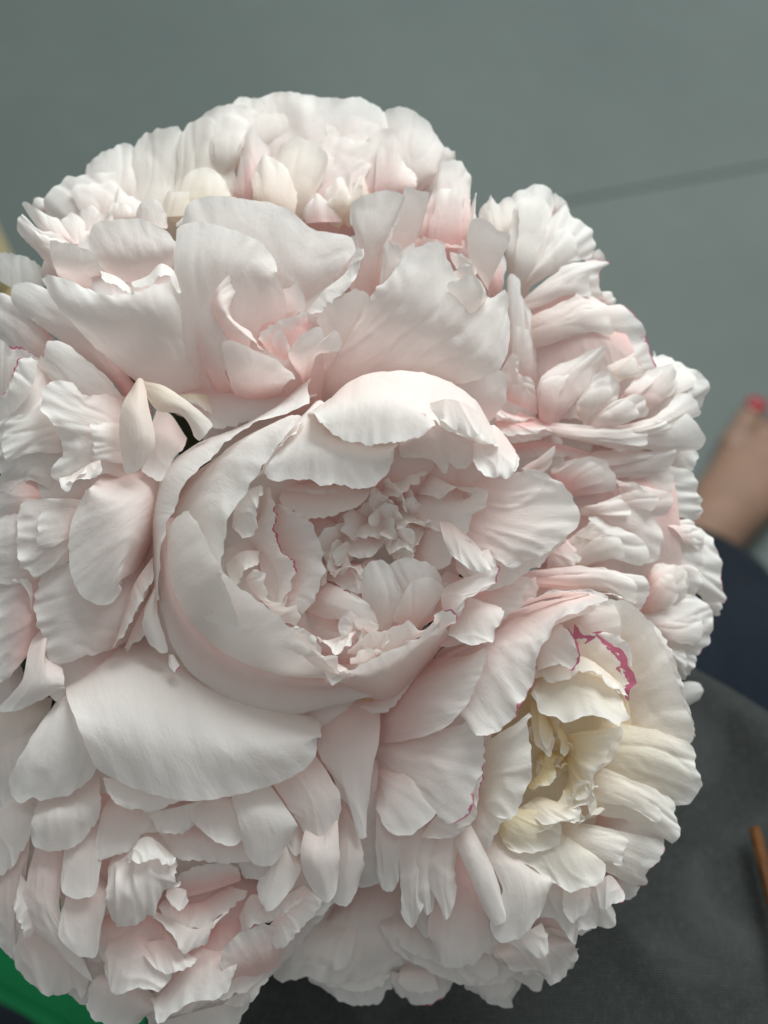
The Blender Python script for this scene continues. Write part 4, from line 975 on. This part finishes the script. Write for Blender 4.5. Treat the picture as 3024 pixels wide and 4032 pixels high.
RIGHT = """
@J
-260: 200 1180 500 1130 800 1130 / -280: 250 1350 500 1330 800 1300 ; pk=.8 nb=1
-180: 260 400 320 420 360 430 / -150: 400 310 465 268 440 370 412 430 ; pk=.7 r=16 j=13
-260: 420 460 470 520 560 600 / -220: 470 410 600 350 700 335 810 380 860 470 892 550 ; pk=1.1 r=16
-280: 560 330 640 400 740 470 / -300: 800 300 1000 290 1280 310 1200 420 1002 470 ; pk=.6 r=16 j=13
-340: 1000 420 1050 550 1100 700 / -400: 1270 310 1340 400 1400 530 1450 680 1462 760 ; r=20 k=10 kn=9 pk=.15
-280: 880 540 900 640 950 700 / -280: 990 510 1100 520 1240 590 1240 660 1152 760 ; pk=.4 r=14
-250: 850 450 880 500 920 560 / -260: 900 500 1000 500 1050 540 1020 600 ; pk=.4 r=16 j=13
-340: 1150 800 1180 950 1250 1100 / -420: 1440 760 1510 860 1550 1000 1560 1130 1585 1287 1482 1282 ; r=20 k=12 kn=9 pk=.15 m=.3
-250: 640 660 760 720 820 800 / -260: 800 630 960 560 1080 680 1170 850 1160 950 1092 1050 ; pk=.3 cr=.1 r=14
-240: 520 900 560 1000 640 1060 / -200: 700 740 800 860 850 1000 / -220: 660 690 850 760 990 830 1080 920 1092 1060 ; r=26 k=8 cr=.1 pk=.2
-230: 560 900 650 950 720 1000 / -190: 620 820 740 820 820 900 840 990 ; r=24 cr=.25 pk=.2
-200: 340 1070 430 1150 560 1200 / -160: 700 1040 740 1130 800 1210 / -170: 950 1080 1060 1120 1100 1240 1040 1332 962 1290 ; r=18 k=6 pk=.4 m=.9
-240: 420 1000 500 900 600 850 / -210: 480 1050 600 1020 700 960 ; pk=.6 r=16 j=13
-260: 1080 1100 1100 1200 1100 1350 / -290: 1150 1000 1280 1060 1340 1180 1302 1290 ; pk=.7 cr=.15
-270: 1060 1350 1130 1450 1200 1560 / -350: 1350 1210 1450 1280 1510 1370 1500 1490 1420 1600 1382 1640 ; r=26 k=10 pk=.25 m=.4
-300: 1150 1500 1200 1600 1230 1680 / -340: 1380 1600 1390 1680 1350 1770 1292 1800 ; r=24 k=8 pk=.15
-290: 1150 760 1250 800 1330 900 / -350: 1250 700 1400 760 1440 830 1450 950 ; r=22 m=.5 pk=.35
-300: 1150 1000 1220 1080 1250 1200 / -350: 1300 950 1400 1050 1400 1200 1340 1250 ; r=20 pk=.3
-340: 600 400 900 400 1250 500 / -360: 700 1400 1000 1450 1300 1500 ; pk=.9 nb=1
-330: 400 700 500 900 600 1200 / -360: 1100 600 1250 900 1300 1300 ; pk=.8 nb=1
-400: 1130 1620 1130 1690 1170 1740 / -440: 1290 1800 1290 1880 1320 1960 / -460: 1400 1790 1447 1850 1402 1940 ; pk=0 r=6 j=4 nb=1
"""
BOTTOM = """
@K
-330: 330 430 450 350 600 330 700 400 / -280: 300 520 450 500 640 500 / -290: 330 560 480 560 650 560 ; pk=.4 r=9
-300: 220 480 400 480 640 480 / -270: 140 600 380 600 660 580 / -300: 55 715 150 738 230 705 300 735 400 740 500 715 600 690 692 640 ; r=18 k=10 kn=9 pk=.1
-340: 230 700 400 690 620 690 / -370: 250 745 330 785 400 825 450 838 520 830 590 770 642 720 ; r=14 k=7 kn=9 pk=.05
-330: 600 700 720 690 860 700 / -350: 595 770 680 825 760 835 830 810 862 740 ; m=.7 r=10 k=4
-250: 550 480 700 500 900 600 / -230: 600 600 740 680 850 730 1000 755 1082 740 ; pk=.2 r=16
-200: 880 620 1000 600 1120 600 / -220: 890 690 980 750 1050 750 1120 700 1132 640 ; r=24 k=6 pk=.2
-300: 900 720 1000 720 1150 690 / -350: 930 765 1000 820 1060 842 1120 850 1130 800 1152 740 ; r=14 k=6 pk=.05
-250: 1110 600 1250 560 1380 540 / -300: 1120 700 1180 740 1245 765 1260 710 1300 745 1330 700 1380 690 1392 580 ; r=20 k=8 pk=.1
-340: 100 560 400 520 800 560 / -380: 200 690 500 720 900 700 ; pk=.6 nb=1
-330: 700 450 1000 450 1350 500 / -380: 850 700 1050 720 1300 680 ; pk=.6 nb=1
"""
LEAVES = """
@S
-560: 1737 1746 1760 1779 1782 1812 / -500: 1876 1542 1950 1650 2023 1757 / -540: 2133 1493 2160 1506 2162 1535 ; r=10 ne=1
-560: 1667 2304 1648 2339 1628 2374 / -500: 1912 2335 1850 2450 1787 2564 / -540: 2072 2543 2073 2572 2048 2587 ; r=10 ne=1
-560: 1477 2567 1438 2578 1399 2589 / -500: 1625 2765 1500 2800 1374 2834 / -540: 1588 3024 1568 3045 1540 3037 ; r=10 ne=1
-560: 867 2487 835 2464 803 2440 / -500: 805 2726 700 2650 594 2573 / -540: 578 2858 549 2856 538 2829 ; r=10 ne=1
-560: 1038 1887 1056 1851 1073 1815 / -500: 792 1866 850 1750 907 1633 / -540: 623 1666 621 1637 645 1621 ; r=10 ne=1
-560: 1321 1869 1360 1876 1400 1883 / -500: 1271 1627 1400 1650 1528 1672 / -540: 1416 1409 1443 1398 1465 1417 ; r=10 ne=1
-560: 1296 2971 1256 2970 1216 2968 / -500: 1379 3203 1250 3200 1120 3196 / -540: 1267 3440 1242 3454 1218 3439 ; r=10 ne=1
"""
peony(CENTRE, (1400, 2150, -330), 'round cup shaped pale pink peony in the middle of the bouquet', leaves=LEAVES, seed=11, over=0, crumple=[(1450, 2120, 190, 17, 95, {'pk': .4}), (1330, 2230, 110, 6, 95, {'pk': .6}), (1560, 2000, 140, 7, 110, {'pk': .4}), (1430, 2540, 130, 8, 170, {'pk': .4})])
peony(TOP, (1230, 1600, -420), 'largest blush peony opening upward with broad grey white front petals around a deep pink fold', seed=22, over=1)
peony(LEFT, (700, 2150, -430), 'pink white peony turned sideways with a curled beige guard petal beside a dark gap', seed=33, over=1, leaves='@L\n-420: 1000 1400 1050 1250 1150 1150 / -330: 1250 1550 1330 1450 1450 1400 / -360: 1450 1900 1550 1800 1600 1700 ; r=8\n@E\n-420: 150 1750 250 1750 350 1800 / -380: 60 2000 200 2050 330 2000 / -420: 0 2200 100 2250 220 2230 ; r=8')  # near-black leaves added behind the two open gaps, standing in for deep shade
peony(LOWER_LEFT, (880, 2760, -450), 'drooping peony with one broad smooth petal hooding its ruffled centre, above the green tray', seed=44, over=0)
peony(LOWER_RIGHT, (1560, 2900, -480), 'creamy peony with yellow heart and a magenta edged petal, against the dark grey apron', seed=55, over=1, crumple=[(2150, 2930, 120, 9, -70, {'pk': 0, 'cr': 1.5}), (2330, 3180, 100, 6, 10, {'pk': .05, 'cr': .5})])
peony(UPPER_RIGHT, (1950, 1560, -560), 'ruffled white peony beside the open floor, between the largest bloom and the bare foot', seed=66, over=1, thr=12)
peony(RIGHT, (2050, 2150, -560), 'frilly pale pink peony next to the navy jeans, behind the creamy bloom', seed=77, over=1, thr=12)
peony(BOTTOM, (1700, 3300, -600), 'half hidden white peony with pleated petals resting on the apron under the creamy bloom', seed=88, over=1, thr=12)
fill_gaps([(700, 1690, 75), (185, 2740, 70), (1850, 790, 110), (110, 1040, 90)])
